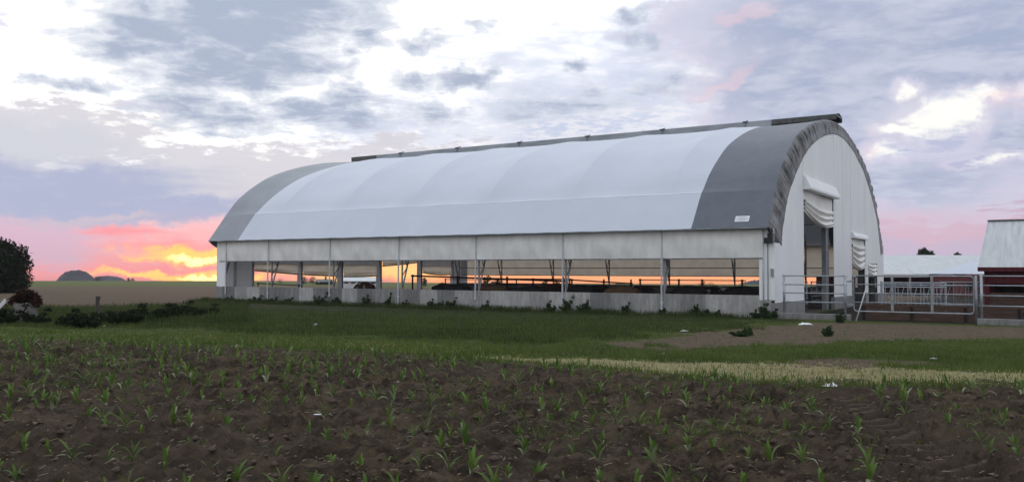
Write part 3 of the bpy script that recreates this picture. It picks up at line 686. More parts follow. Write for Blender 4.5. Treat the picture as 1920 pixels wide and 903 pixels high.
# (x px, u, heading deg in barn frame, coat, scale, head down, label)
COWS = [
 (684,5.0,175,'patch',1.0,1,'brown and white cow standing alone behind the concrete wall near the sunset end'),
 (832,6.0,10,'black',.93,1,'black cow just right of the far end door opening, under the long rusty rail'),
 (858,4.2,185,'black',.96,0,'black cow pressed beside the third wall post from the right'),
 (922,5.5,20,'tan',.96,1,'tan cow among the black cattle under the rusty rail'),
 (998,4.5,175,'black',.95,1,'black cow under the right end of the long rusty rail'),
 (1036,6.5,5,'brown',.97,1,'brown cow between the rusty rail end and the second post from the right'),
 (1086,5.0,180,'black',.97,1,'black cow right of the second post from the right, left one of a close pair'),
 (1124,6.2,0,'black',.98,1,'black cow left of the slim inner truss, right one of a close pair'),
 (1166,4.5,190,'tan',.99,1,'pale tan cow in the middle of the right hand group'),
 (1198,5.5,175,'bw',.97,1,'black and white cow just left of the tall pen fence'),
 (1292,4.2,180,'black',1.02,1,'large black cow behind the pen fence, right of the first wall post'),
 (1342,6.0,5,'bw',1.0,1,'black and white cow in the middle of the pen fence'),
 (1392,4.6,182,'black',1.02,1,'black cow at the barn corner beside the white corner panel'),
]
cm = [cow_mesh(False), cow_mesh(True)]
for px, u, hd, ct, s_, hdn, lab in COWS:
    v = ray(px, 530); n_ = np.array([v[0], v[1]]); k = (u+NV@P0)/(NV@n_); wx_, wy_ = k*n_
    me = cm[hdn].copy(); me.materials.clear(); me.materials.append(COATS[ct]); o = bpy.data.objects.new('cow', me); COL.objects.link(o)
    o.location = (wx_, wy_, .02); o.rotation_euler = (0, 0, RZ+math.radians(hd+random.uniform(-8,8))); o.scale = (s_, s_, s_*.98); tag(o, lab, 'cow', 'cattle inside the barn')

# ------------------------------------------------------------------ gates, fences
def pipe_panel(name, x0, x1, u, rails, posts, lab, grp, mt='pipe', zb=.25, r=.027, bend=False, cat='gate', ends=True, pr=.055, ptop=.06):
    cx, cy = bl(x0, u); z0 = 0; E_ = empty(name, (cx, cy, 0), RZ, lab, cat, grp); L = x1-x0
    for z in rails:
        mb = MB(); a, b = (z if isinstance(z, tuple) else (z, z)); mb.tube([(0,0,a),(L,0,b)], r, 8); mb.build('rail', M[mt], E_, smooth=True)
    top = max(q if not isinstance(q, tuple) else max(q) for q in rails)
    for p in posts:
        mb = MB(); mb.tube([(p-x0,0,zb),(p-x0,0,top+ptop)], pr, 8)
        for z in rails:
            a = z if not isinstance(z, tuple) else z[0]+(z[1]-z[0])*(p-x0)/L
            mb.tube([(p-x0-.07,0,a),(p-x0+.07,0,a)], r*1.5, 8)
        mb.build('post', M[mt], E_, smooth=True)
    return E_
GT = 'galvanised pipe gates and fence panels beside the barn'
pipe_panel('pipe_fence', 5.85, 8.58, 0., [1.93,1.54,1.17,.77], [5.87, 8.50], 'short galvanised fence panel on a kerb in front of the barn end wall', GT, cat='fence')
pipe_panel('pipe_fence', 13.72, 18.4, 0., [1.96,1.58,1.17,.76], [13.74,16.1,18.3], 'galvanised fence panel at the right edge in front of the red shed', GT, cat='fence', zb=.2)
# swinging gate with round corners
cx, cy = bl(8.85, 0.); G_ = empty('pipe_gate', (cx, cy, 0), RZ, 'wide five rail galvanised gate between the two fence posts', 'gate', GT)
zs_ = [1.95,1.575,1.20,.81,.42]; L = 4.62
mb = MB(); c_ = .12
mb.tube([(c_,0,1.95),(.04,0,1.91),(0,0,1.95-c_),(0,0,.42+c_),(.04,0,.46),(c_,0,.42),(L-c_,0,.42),(L-.04,0,.46),(L,0,.42+c_),(L,0,1.95-c_),(L-.04,0,1.91),(L-c_,0,1.95),(c_,0,1.95)], .030, 8)
mb.build('gate_frame', M['pipe'], G_, smooth=True)
for z in zs_[1:-1]:
    mb = MB(); mb.tube([(.03,0,z),(L-.03,0,z)], .025, 8); mb.build('rail', M['pipe'], G_, smooth=True)
for x in (1.55, 3.08):
    mb = MB(); mb.box((x-.05,-.045,.40),(x+.05,.045,1.97)); mb.build('upright', M['steel'], G_)
for z in (.7,1.7): mb = MB(); mb.box((-.28,-.03,z-.04),(.02,.03,z+.04)); mb.build('hinge', M['steel'], G_)
cx, cy = bl(13.54, .05)
o = MB(); o.tube([(0,0,.0),(0,0,1.98)], .05, 8); tag(o.build('gate_post', M['steel'], None, smooth=True), 'slim galvanised latch post at the right end of the wide gate', 'post').location = (cx, cy, 0)
for x0, x1, zt, lab in ((5.5,8.72,.27,'concrete kerb under the short fence panel beside the barn'),(13.58,19.5,.25,'concrete kerb under the right hand fence panel')):
    cx, cy = bl(x0, 0); mb = MB(); mb.box((0,-.13,-.35),(x1-x0,.13,zt)); o = mb.build('concrete_kerb', M['kerb'], None, bevel=.015)
    o.location = (cx, cy, 0); o.rotation_euler = (0,0,RZ); tag(o, lab, 'kerb')
# leaning pole
a = bl(8.98,-.35); b = bl(9.35,-.04); mb = MB(); mb.tube([(0,0,-.05),(b[0]-a[0],b[1]-a[1],1.35)], .025, 8)
o = mb.build('leaning_pole', M['trim'], None, smooth=True); o.location = (a[0],a[1],0); tag(o, 'thin pale pole leaning against the left end of the wide gate', 'pole')
# timber bunk behind the gate
cx, cy = bl(8.9, 1.4); T_ = empty('timber_bunk', (cx,cy,0), RZ, 'low brown timber feed bunk behind the wide gate', 'feed bunk')
for i, z in enumerate((.0,.24,.48)):
    mb = MB()
    x = 0.
    while x < 6.2: mb.box((x,0,z-.05 if i == 0 else z),(min(6.2,x+2.05),.07,z+.225)); x += 2.08
    mb.build('plank', M['boards'], T_)
for x in (.1,2.06,4.14,6.1):
    mb = MB(); mb.box((x-.06,-.05,-.2),(x+.06,.0,.62)); mb.build('stake', M['shadeint'], T_)
# feed barrier with headlocks beyond the gate
def headlock(c_, n, lab, zt=1.35, zb=.25):
    cx, cy = c_; E_ = empty('headlock_barrier', (cx,cy,0), math.radians(-14), lab, 'feed barrier', 'steel headlock barriers in the yard')
    L = n*.62
    for z in (zb, zt, zt+.22): mb = MB(); mb.tube([(0,0,z),(L,0,z)], .035, 6); mb.build('rail', M['pipe'], E_)
    for i in range(n):
        mb = MB(); x = i*.62
        mb.tube([(x+.05,0,zb),(x+.05,0,zt+.22)], .028, 6); mb.tube([(x+.2,0,zb),(x+.2,0,zt)], .022, 6)
        mb.tube([(x+.48,0,zt),(x+.34,.0,(zt+zb)/2),(x+.46,0,zb)], .025, 6); mb.tube([(x+.2,0,(zt+zb)/2+.15),(x+.36,0,(zt+zb)/2+.05)], .02, 6)
        mb.build('headlock', M['pipe'], E_)
    mb = MB(); mb.tube([(L,0,0),(L,0,zt+.3)], .05, 6); mb.tube([(0,0,0),(0,0,zt+.3)], .05, 6); mb.build('end_post', M['pipe'], E_)
headlock(at_dist(1652,46), 5, 'steel headlock feed barrier behind the left half of the wide gate')
headlock(at_dist(1764,50), 4, 'darker headlock barrier behind the right half of the wide gate')
# pens inside the barn
PG = 'pen rails inside the barn'
pipe_panel('pen_fence', -20.4, -8.6, 6.0, [(1.80,1.53)], [-20.3,-16.6,-12.8,-8.8], 'long rusty brown pen rail sloping from the far door to the middle of the barn', PG, 'rust', zb=0, r=.06, cat='fence', ptop=0, pr=.06)
pipe_panel('pen_fence', -15.6, -9.9, 9.0, [1.62,1.3,1.0], [-15.5,-12.7,-10.0], 'rusty pen fence with three rails behind the long sloping rail', PG, 'rust', zb=0, r=.045, cat='fence', ptop=.06, pr=.05)
pipe_panel('pen_fence', -9.4, -5.2, 8.0, [(1.60,1.40),1.1], [-9.3,-7.1,-5.3], 'rusty pen fence right of the second wall post', PG, 'rust', zb=0, r=.045, cat='fence', pr=.05)
pipe_panel('pen_fence', -3.3, 2.7, 4.6, [1.66,1.30,1.03], [-3.2,-.95,.35,2.5], 'tall brown pen fence with three rails in the rightmost wall opening', PG, 'rust', zb=0, r=.028, cat='fence', pr=.05)
pipe_panel('pen_fence', -31.4, -27.2, 2.5, [(1.22,1.12)], [-31.3,-27.3], 'curved dark rail in the leftmost wall opening', PG, 'darksteel', zb=0, r=.04, cat='fence', ptop=0, pr=.04)
pipe_panel('pen_fence', -23.6, -17.0, 14.0, [1.5,1.15,.8], [-23.5,-20.2,-17.1], 'thin dark fence in front of the far door', PG, 'darksteel', zb=0, r=.03, cat='fence', pr=.045)
E_ = pipe_panel('pen_gate', 0, 5.2, 0, [1.55,1.25,.95,.65,.35], [.05,1.7,3.4,5.1], 'bright steel gate seen through the tall door opening', 'pen rails inside the barn', zb=.05, r=.03, cat='gate', pr=.035)
cx, cy = bl(3.4, 5.6); E_.location = (cx,cy,0); E_.rotation_euler = (0,0,RZ+math.radians(80))
E_ = pipe_panel('pen_gate', 0, 4.2, 0, [1.5,1.2,.9,.6,.3], [.05,1.4,2.8,4.15], 'steel gate seen through the second door opening', 'pen rails inside the barn', zb=.05, r=.03, cat='gate', pr=.035)
cx, cy = bl(3.0, 17.1); E_.location = (cx,cy,0); E_.rotation_euler = (0,0,RZ+math.radians(90))

# ------------------------------------------------------------------ buildings on the right
# red shed: frame faces the camera, x to the right
sx, sy = at_dist(1845, 46); SH = empty('red_shed', (sx, sy, 0), RZ, 'red shed with a steep white ribbed metal roof at the right edge', 'shed')
Lw = 9.0
mb = MB(); mb.box((.05,0,1.55),(Lw,.08,2.42)); mb.build('front_wall', M['red'], SH)
mb = MB(); mb.box((.0,.0,0),(.08,7,2.42)); mb.prism([(0,0),(0,0),(0,0)], 0, 0) if False else None
mb.add([(.0,0,2.42),(.0,7,2.42),(.0,3.5,4.95),(.08,0,2.42),(.08,7,2.42),(.08,3.5,4.95)], [(0,2,1),(3,4,5),(0,3,5,2),(1,2,5,4)]); mb.build('end_wall', M['red'], SH)
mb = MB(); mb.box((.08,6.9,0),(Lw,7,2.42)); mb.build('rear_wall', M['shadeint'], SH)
mb = MB()
for k in range(5): mb.box((.1,.1,.05+k*.21),(Lw,.15,.24+k*.21))
mb.build('lower_boards', M['boards'], SH)
for x in (.15,3.1,6.1,8.9):
    mb = MB(); mb.box((x-.08,.0,0),(x+.08,.16,2.4)); mb.build('wall_post', M['red'], SH)
R_ = MB(); th = .05
for s_ in (0, 1):
    y0, y1 = ((-.35,3.5) if s_ == 0 else (7.35,3.5)); z0 = 2.42-.02; 
    R_.add([(-.25,y0,z0),(Lw,y0,z0),(Lw,y1,5.02),(-.0+.0,y1,5.02),(-.25,y0,z0-th),(Lw,y0,z0-th),(Lw,y1,5.02-th),(0,y1,5.02-th)], [(0,1,2,3),(7,6,5,4),(0,4,5,1),(3,2,6,7),(0,3,7,4),(1,5,6,2)])
rf = R_.build('roof', M['tin'], SH)
mb = MB(); mb.box((-.02,3.38,5.0),(Lw,3.62,5.06)); mb.build('ridge_cap', M['darksteel'], rf)
mb = MB(); mb.box((-.27,-.40,2.18),(Lw,-.355,2.40)); mb.build('fascia', M['red'], rf)
# long low barn behind
lx, ly = at_dist(1640, 92); LB = empty('low_barn', (lx, ly, -.4), math.radians(-2), 'long low barn with a pale metal roof, behind the wide gate', 'barn')
mb = MB(); Lb = 22.
mb.add([(-2,0,2.42),(Lb,0,2.42),(Lb,9,4.62),(-2,9,4.62),(-2,18,2.42),(Lb,18,2.42)], [(0,1,2,3),(3,2,5,4)]); r2 = mb.build('roof', M['tin'], LB)
mb = MB(); mb.add([(11.6,-14,2.45),(5.6,0,2.44),(12.2,4.9,3.78),(18.5,-14,3.95)], [(0,3,2,1)])
mb.v = [(5.7,.0,2.46),(12.6,5.6,3.84),(12.6,-16,3.84),(5.7,-16,2.46),(19.5,-16,2.46),(19.5,0,2.46)]; mb.f = [(0,3,2,1),(1,2,4,5)]; mb.m = [0,0]
mb.build('wing_roof', M['tin2'], LB)
mb = MB(); mb.box((-2,.05,2.1),(5.6,.12,2.40)); mb.build('gutter', M['trim'], LB)
for q in (((-2,1.0,0),(-1,1.1,2.3)),((-.8,17,0),(20,17.1,2.3)),((5.8,-15.8,0),(5.9,0,2.4))): mb = MB(); mb.box(*q); mb.build('red_wall', M['red'], LB)
for x in np.arange(-1.8, 5.6, 1.85): mb = MB(); mb.box((x-.08,.15,0),(x+.08,.3,2.3)); mb.build('wall_post', M['steel'], LB)
mb = MB(); mb.box((-2,.2,0),(5.6,.3,.8)); mb.build('front_wall', M['shadeint'], LB)  # shade inside the open front is painted as a near-black wall colour
for y in (-12,-8,-4): mb = MB(); mb.box((5.7,y-.6,.9),(5.79,y+.6,1.7)); mb.build('window', M['shadeint'], LB)

# ------------------------------------------------------------------ foliage helper
def leaf_cloud(centers, radii, n, size, seed=1, squash=1.0, hollow=.35):
    R = np.random.default_rng(seed); k = len(centers); ctr = np.array(centers, float); rd = np.array(radii, float)
    if rd.ndim == 1: rd = np.repeat(rd[:,None], 3, 1)
    w = rd.prod(1)**(2/3); w /= w.sum(); idx = R.choice(k, n, p=w)
    d = R.normal(size=(n,3)); d /= np.linalg.norm(d, axis=1)[:,None]; rr = (hollow+(1-hollow)*R.random(n))**.6
    rr *= 1+.25*(R.random(n)-.3)
    c = ctr[idx]+d*rd[idx]*rr[:,None]
    a = R.normal(size=(n,3)); a /= np.linalg.norm(a, axis=1)[:,None]; b = np.cross(a, R.normal(size=(n,3))); b /= np.linalg.norm(b, axis=1)[:,None]
    s = size*(.6+.8*R.random(n))[:,None]
    V = np.stack([c-a*s, c-b*s*.45, c+a*s, c+b*s*.45], 1).reshape(-1,3); F = np.arange(4*n).reshape(n,4)
    return V, F, np.repeat(R.random(n)*.6+R.random(k)[idx]*.4, 4)
def tree(loc, h, r, lab, grp=None, n=3500, size=.12, seed=1, trunk=.25, clumps=16, base=.25, mt='leaf', shape=None, name='leafy_tree', cat='tree'):
    R = random.Random(seed); E_ = empty(name, loc, 0, lab, cat, grp); mb = MB()
    mb.tube([(0,0,-.3),(R.uniform(-.1,.1)*r,0,h*.35),(R.uniform(-.1,.1)*r,R.uniform(-.1,.1)*r,h*.75)], trunk, 8, trunk*.3)
    cs = []; rs = []
    for i in range(clumps):
        f = (i+.5)/clumps; z = h*(base+(1-base)*f*.9); w = shape(f) if shape else math.sin(PI*min(1,.18+.8*f))**.6
        an = i*2.4+R.random(); q = r*w*R.uniform(.25,.72); cs.append((q*math.cos(an), q*math.sin(an), z)); rs.append(r*R.uniform(.28,.46)*(.6+.5*w))
        if i % 2 == 0: mb.tube([(0,0,z*.6),(cs[-1][0]*.9,cs[-1][1]*.9,z)], trunk*.28, 5, trunk*.08)
    mb.build('trunk', M['bark'], E_, smooth=True)
    V, F, t = leaf_cloud(cs, [(q, q, q*.75) for q in rs], n, size, seed); np_mesh('crown', V, F, M[mt], dict(tint=t), parent=E_)
    return E_
TG = 'trees along the skyline'
tree((*at_dist(-8, 84), -.1), 5.2, 3.0, 'big dark bushy tree at the left edge', None, 17000, .17, 3, .3, 34, .05, shape=lambda f: 1.0 if f < .6 else math.sqrt(max(.15, 1-((f-.6)/.45)**2)))
def far_tree(px, ptop, pbot_half, Y, lab, seed, h=None, z=None, n=900, mt='farleaf'):
    x, y = at_dist(px, Y); z0 = float(base_h(x, y)); v = ray(px, ptop); zt = H+v[2]/v[1]*Y
    if z is not None: z0 = z
    tree((x, y, z0), max(1., zt-z0), pbot_half/FPX*Y, lab, TG, n, .05*(zt-z0)*.9, seed, .03*(zt-z0), 12, .2, mt)
far_tree(1734, 463, 25, 170, 'round dark tree above the white roof of the low barn', 5, n=2600)
far_tree(1798, 470, 15, 190, 'small dark treetop above the white roof, near the red shed', 6, n=1500)
for px, tp, hw, Y, lab in ((183,517,11,420,'low dark tree on the skyline at the foot of the wooded hill'),(241,520,5,500,'left tree of a tiny pair on the skyline before the sunset'),(249,521,5,480,'right tree of a tiny pair on the skyline before the sunset'),
        (525,523,8,240,'small tree seen through the first far door opening'),(570,517,9,190,'tree just right of the first far door post'),(586,518,9,200,'bushy tree left of the small dark house'),
        (687,520,6,230,'small tree over the long white shed'),(795,519,7,150,'small bush on the field just right of the bright far door'),(915,514,12,90,'leafy bush behind the barn beside the third wall post'),
        (935,521,12,92,'low bush behind the barn at the right of the leafy one'),(1022,524,8,90,'small bush behind the barn left of the second wall post'),(1045,525,12,95,'wide low bush behind the barn at the second wall post'),
        (1160,529,14,120,'grey green bush on the skyline in the middle of the right hand opening'),(1318,527,10,220,'small tree on the skyline behind the pen fence'),(1332,529,10,230,'low tree on the skyline right of the pen fence middle')):
    far_tree(px, tp, hw, Y, lab, int(px), n=700)
# wooded hills on the horizon
def hill(name, x0px, x1px, toppx, Y, lab=None, seed=1):
    xa, xb = at_dist(x0px, Y)[0], at_dist(x1px, Y)[0]; n = 60; R = np.random.default_rng(seed); cs = []; rs = []
    v = ray((x0px+x1px)/2, toppx); zt = H+v[2]/v[1]*Y; zb = float(base_h((xa+xb)/2, Y))-3
    mb = MB(); grid = []
    for i in range(n+1):
        f = i/n; row = []
        for j in range(9):
            g_ = j/8; prof = (max(0, 1-(abs(2*f-1))**2.6))**.7; hh = prof*math.sin(PI*g_)**.6*(1+.07*math.sin(i*2.1+j)+.08*R.random())
            row.append((xa+(xb-xa)*f, Y+(g_-.5)*(xb-xa)*.5, zb+(zt-zb)*hh))
        grid.append(row)
    mb.sheet(grid); o = mb.build(name, M['hill'], None, smooth=False); tag(o, kind='structure'); return o
M['hill'] = mat('wooded_hill', (.06,.062,.075), .95, col2=(.038,.042,.05), scale=.08, bump=.6, bscale=.5)  # mauve-grey base: distance haze is put into the colour
hill('hill', 104, 182, 508.5, 900, seed=2); hill('hill', 160, 246, 518.5, 1100, seed=4); hill('hill', 1372, 1500, 525.5, 500, seed=5)
# far farm seen through the barn
def house(px0, px1, ybase, ytop, Y, name, lab, wall, roofm, roof_frac=.5):
    x0, x1 = at_dist(px0, Y)[0], at_dist(px1, Y)[0]; z1 = H+ray((px0+px1)/2, ytop)[2]*Y; z0 = float(base_h(x0, Y)); E_ = empty(name, (x0, Y, z0), 0, lab, 'house' if 'house' in name else 'shed', 'far farm buildings seen through the barn')
    w = x1-x0; hh = z1-z0; hw = hh*(1-roof_frac); mb = MB(); mb.box((0,0,-.3),(w,5,hw)); mb.build('wall', wall, E_)
    mb = MB(); mb.add([(-.2,-.3,hw),(w+.2,-.3,hw),(w+.2,2.5,hh),(-.2,2.5,hh),(-.2,5.3,hw),(w+.2,5.3,hw)], [(0,1,2,3),(3,2,5,4),(0,3,4),(1,5,2)]); rr = mb.build('roof', roofm, E_)
    return E_, w, hw, hh, rr
E_, w, hw, hh, rr = house(642, 706, 536, 519.5, 130, 'long_shed', 'long white shed in the far field, seen through the far end of the barn', M['trim'], M['tin'], .35)
for i in range(5): mb = MB(); mb.box((.3+i*w/5,-.04,.9),(.3+i*w/5+w/9,.01,hw-.35)); mb.build('window', M['shadeint'], E_)
E_, w, hw, hh, rr = house(592, 616, 534, 523, 210, 'farm_house', 'small dark roofed house in the far field', M['shadeint'], M['darksteel'], .5)
mb = MB(); mb.box((w*.55,2.2,hh-.3),(w*.68,2.7,hh+.6)); mb.build('chimney', M['darksteel'], rr)
mb = MB(); mb.box((w*.2,-.04,.6),(w*.35,.01,hw-.2)); mb.build('window', M['trim'], E_)

# ------------------------------------------------------------------ weeds at the wall and bushes
def weed(x, y, h, r, lab, seed, n=420, grp='weeds along the concrete wall', size=.055, mt='weed', name='tall_weed', cat='weed', sink=0):
    R = random.Random(seed); z0 = gz(x, y)-sink; E_ = empty(name, (x, y, z0), 0, lab, cat, grp); mb = MB(); cs = []; rs = []
    for i in range(11):
        an = i*2.4+R.random(); q = r*R.uniform(.1,1.); zt = h*R.uniform(.35,1.)*(1-.35*q/r) if i else h*1.1
        mb.tube([(0,0,-.05),(q*.5*math.cos(an),q*.5*math.sin(an),zt*.5),(q*math.cos(an),q*math.sin(an),zt*.95)], .012, 5, .004)
        for k in range(3): cs.append((q*math.cos(an)*(.5+.25*k),q*math.sin(an)*(.5+.25*k),zt*(.3+.3*k))); rs.append((r*.24,r*.24,h*.15))
    mb.build('stem', M['weed'], E_)
    V, F, t = leaf_cloud(cs, rs, n, size, seed, hollow=.1); V[:,2] = np.maximum(V[:,2], -.02); np_mesh('leaves', V, F, M[mt], dict(tint=t), parent=E_)
WD = [(1062,592,.62,.40,'darkest and roundest weed bush against the concrete wall'),(1097,592,.50,.45,'wide weed bush just right of the darkest round one'),(1030,588,.42,.35,'leafy weed just left of the darkest round bush'),
 (1172,594,.42,.25,'narrow upright weed midway between the first two wall posts'),(1303,597,.42,.24,'pointed weed right of the first wall post'),(1240,596,.25,.30,'low weed at the foot of the first wall post'),(1325,600,.25,.2,'small weed under the pen fence, left of the barn corner'),
 (1345,601,.22,.16,'smallest weed under the pen fence'),(1434,600,.50,.5,'tall ragged weeds at the barn corner pipe'),(1450,602,.32,.3,'low dark weed at the foot of the barn corner'),(1415,600,.28,.25,'low weed left of the barn corner pipe'),
 (728,582,.60,.24,'tall narrow weed left of the fourth wall post'),(688,580,.50,.33,'bushy weed at the light grey wall panel'),(600,578,.55,.5,'spreading weed mass near the fifth wall post'),(630,579,.35,.4,'low weed right of the fifth wall post'),
 (845,586,.48,.32,'feathery weed left of the third wall post'),(808,585,.38,.28,'weed between two feathery ones left of the third post'),(825,585,.3,.24,'short dense weed in the middle of the wall'),(912,588,.36,.3,'bright weed right of the third wall post'),
 (477,574,.35,.45,'weeds at the dark wall stain near the left corner'),(540,576,.30,.4,'low weed left of the fifth wall post'),(512,575,.3,.4,'low weed at the sixth wall post'),(760,583,.3,.3,'thin weed right of the fourth wall post'),(430,573,.3,.4,'low weed at the left corner of the wall')]
for i, (px, py, h_, r_, lab) in enumerate(WD):
    v = ray(px, py); U = -.35-r_*.4; n_ = v[:2]; k = (U+NV@P0)/(NV@n_); x, y = k*n_
    weed(x, y, h_*1.3, r_*1.05, lab, 40+i, n=int(500+1100*r_))
BG = 'bushes in the rough grass on the left'
for i, (px, py, h_, r_, lab) in enumerate([(135,613,.48,.50,'dark low bush left of the wooden fence post'),(165,615,.40,.5,'dark low bush in front of the wooden fence post'),(235,608,.55,.8,'dark green scrub just right of the fence post'),(290,600,.48,1.0,'widest scrub clump between fence post and barn'),
      (345,595,.55,.9,'scrub clump with the highest top, left of the barn corner'),(385,591,.42,.7,'scrub clump nearest the left barn corner'),(10,606,.55,.6,'low scrub at the left edge in front of the stump'),(62,606,.45,.5,'low scrub right of the rusty stump')]):
    x, y = ground_at(px, py); weed(x, y, h_, r_, lab, 90+i, n=int(2200*r_), grp=BG, size=.05, mt='leaf', name='scrub_bush', cat='bush')
for i, (px, py, h_, r_, lab) in enumerate([(1553,631,.28,.22,'small round grass tuft on the bare dirt near the short fence panel'),(1388,630,.2,.25,'left grass tuft of two on the dirt edge'),(1402,629,.18,.15,'right grass tuft of two on the dirt edge'),(1575,605,.4,.45,'grassy weeds at the kerb end under the fence post')]):
    x, y = ground_at(px, py); weed(x, y, h_, r_, lab, 120+i, n=500, grp='grass tufts on the bare dirt', size=.05, name='grass_tuft', cat='grass tuft')
# post, stump, board
x, y = ground_at(181, 601); mb = MB(); mb.tube([(0,0,-.3),(.01,0,.4),(.03,.01,.80)], .085, 9, .075); o = mb.build('fence_post', M['wood'], None); o.location = (x,y,gz(x,y)); tag(o, 'short weathered wooden fence post in the rough grass on the left', 'fence post')
x, y = ground_at(47, 603); ST = empty('tree_stump', (x,y,gz(x,y)), 0, 'grey stump topped with a tangle of reddish brown brush', 'stump')
mb = MB(); k = 14; rings = []
for i in range(7):
    z = -.1+i*.12; rings.append([((.42-.02*i+.05*math.sin(j*2.1+i*.3)+.03*math.sin(j*5))*math.cos(2*PI*j/k), (.42-.02*i+.05*math.sin(j*2.1+i*.3))*math.sin(2*PI*j/k), z+.03*math.sin(j*1.7)*(i > 4)) for j in range(k)]+[None])
for r_ in rings: r_[-1] = r_[0]
mb.sheet(rings); mb.add([(0,0,.62)]+rings[-1][:-1], [(0, 1+j, 1+(j+1)%k) for j in range(k)]); mb.build('stump_base', M['stone'], ST, smooth=True)
V_, F_, t_ = leaf_cloud([(-.15,0,.80),(.2,.1,.76),(0,-.1,.92),(-.32,0,.68),(.30,0,.66),(.05,.1,.88)], [(.24,.24,.17)]*6, 1500, .05, 5); np_mesh('brush', V_, F_, M['rustleaf'], dict(tint=t_), parent=ST)
mb = MB(); mb.box((-.035,-.02,0),(.035,.02,.55)); mb.build('support', M['rust'], ST).location = (-.62,0,.05)
x, y = ground_at(2, 598); mb = MB(); mb.box((-.5,-.02,-.06),(.22,.02,.06)); o = mb.build('white_board', M['bag'], None); o.location = (x,y,gz(x,y)+.50); o.rotation_euler = (0,math.radians(-48),0); 
E_ = empty('slanted_sign_board', (x,y,gz(x,y)), 0, 'small white slanted board at the left edge beside the stump', 'board'); o.name = 'board'; o.parent = E_; o.location = (0,0,.50)
mb = MB(); mb.tube([(-.15,.03,-.1),(-.15,.03,.42)], .025, 6); mb.build('stake', M['wood'], E_)
# litter
def litter(px, py, w, h_, lab, seed):
    x, y = ground_at(px, py); mb = MB(); R = random.Random(seed); grid = []
    for i in range(9):
        grid.append([((i/8-.5)*w, (j/5-.5)*w*.5, max(.015, h_*math.sin(PI*(i+.5)/9)*math.sin(PI*(j+.5)/6)*R.uniform(.5,1.2))) for j in range(6)])
    mb.sheet(grid); o = mb.build('plastic_sheet', M['bag'], None, smooth=False); o.location = (x,y,gz(x,y)+.02); o.rotation_euler = (0,0,R.uniform(-.4,.4))
    s = o.modifiers.new('thick','SOLIDIFY'); s.thickness = .004; tag(o, lab, 'litter', 'white litter on the ground')
litter(1510,609,.55,.12,'white plastic scrap on the dirt in front of the short fence panel',1); litter(1557,728,.2,.07,'crumpled white plastic on the field edge by the dry grass',2)
litter(1714,871,.045,.03,'tiny white scrap in the tyre track at the lower right',3); litter(1244,666,.05,.03,'tiny pale scrap on the green verge',4); litter(592,610,.14,.05,'pale scrap in the grass before the fifth wall post',5); litter(1283,621,.25,.04,'flat pale scrap at the left end of the bare dirt',6)
litter(1240+510,674,.12,.03,'small pale scrap in the green strip at the right',7); litter(5+190,583+30,.08,.05,'white speck among the scrub by the fence post',8); litter(595,804,.07,.02,'white splinter lying in the corn soil at left',9)

# ------------------------------------------------------------------ grass (nobody can count it)
def blades(name, n, region, hmin, hmax, wid, mt, lab, seed, lean=.5, per=3):
    R = np.random.default_rng(seed); X, Y = region(R, n); n = len(X); Zs = surf(X, Y)-.015
    X = np.repeat(X, per)+R.normal(size=n*per)*.05; Y = np.repeat(Y, per)+R.normal(size=n*per)*.05; Zs = np.repeat(Zs, per); N_ = n*per
    h = (hmin+(hmax-hmin)*R.random(N_)**1.6)*(.6+.8*(fbm(X*.9, Y*.9)+.5)); a = R.random(N_)*2*PI; w = wid*(.6+.8*R.random(N_)); la = R.random(N_)*2*PI; ll = lean*h*R.random(N_)
    dx, dy = np.cos(a)*w/2, np.sin(a)*w/2
    b1 = np.stack([X-dx, Y-dy, Zs], 1); b2 = np.stack([X+dx, Y+dy, Zs], 1)
    m1 = np.stack([X-dx*.7+np.cos(la)*ll*.35, Y-dy*.7+np.sin(la)*ll*.35, Zs+h*.6], 1); m2 = m1+np.stack([dx*1.4, dy*1.4, dx*0], 1)
    tp = np.stack([X+np.cos(la)*ll, Y+np.sin(la)*ll, Zs+h], 1)
    V = np.stack([b1,b2,m2,m1,tp], 1).reshape(-1,3); k = np.arange(N_)*5
    F = np.concatenate([np.stack([k,k+1,k+2,k+2], 1)[:,:3], np.stack([k,k+2,k+3], 1), np.stack([k+3,k+2,k+4], 1)])
    o = np_mesh(name, V, F, M[mt], dict(tint=np.repeat(R.random(N_), 5))); tag(o, lab, 'grass', kind='stuff'); return o
def frust(R, n, y0, y1):
    y = (y0**-1+(y1**-1-y0**-1)*R.random(n))**-1; y = y0+(y1-y0)*R.random(n)**1.0 if False else y
    x = (R.random(n)*2-1)*(y*.66+3.2); return x, y
def reg_green(R, n):
    x, y = frust(R, n, 12, 44); t, u = tu(x, y); e = edge_y(x)
    keep = (y > e-.15) & (u < -.15) & ~(dirt_at(x, y) & (R.random(n) > .04)) & ~(straw_at(x, y) & (R.random(n) > .08)) | ((y > e-1.2) & (y <= e) & (R.random(n) < .25)); keep &= (u < -.15)
    return x[keep], y[keep]
def reg_tall(R, n):
    x, y = frust(R, n, 20, 47); t, u = tu(x, y); keep = tall_at(x, y) & ~plow_at(x, y) & ((u < -.12) | (t > 33)) & (y > edge_y(x)+1); return x[keep], y[keep]
def reg_wall(R, n):
    t = -5.3+39*R.random(n); u = -.12-R.random(n)**2*1.6; k = fbm(t*.9, t*0+3)*1.6+.55 > R.random(n); x = P0[0]+DV[0]*t+NV[0]*u; y = P0[1]+DV[1]*t+NV[1]*u; return x[k], y[k]
def reg_left(R, n):
    y = 28+34*R.random(n); x = -.30*y-(.36*y)*R.random(n); t, u = tu(x, y); k = ((t > 33.5) | (u < -.2)) & ~plow_at(x, y); return x[k], y[k]
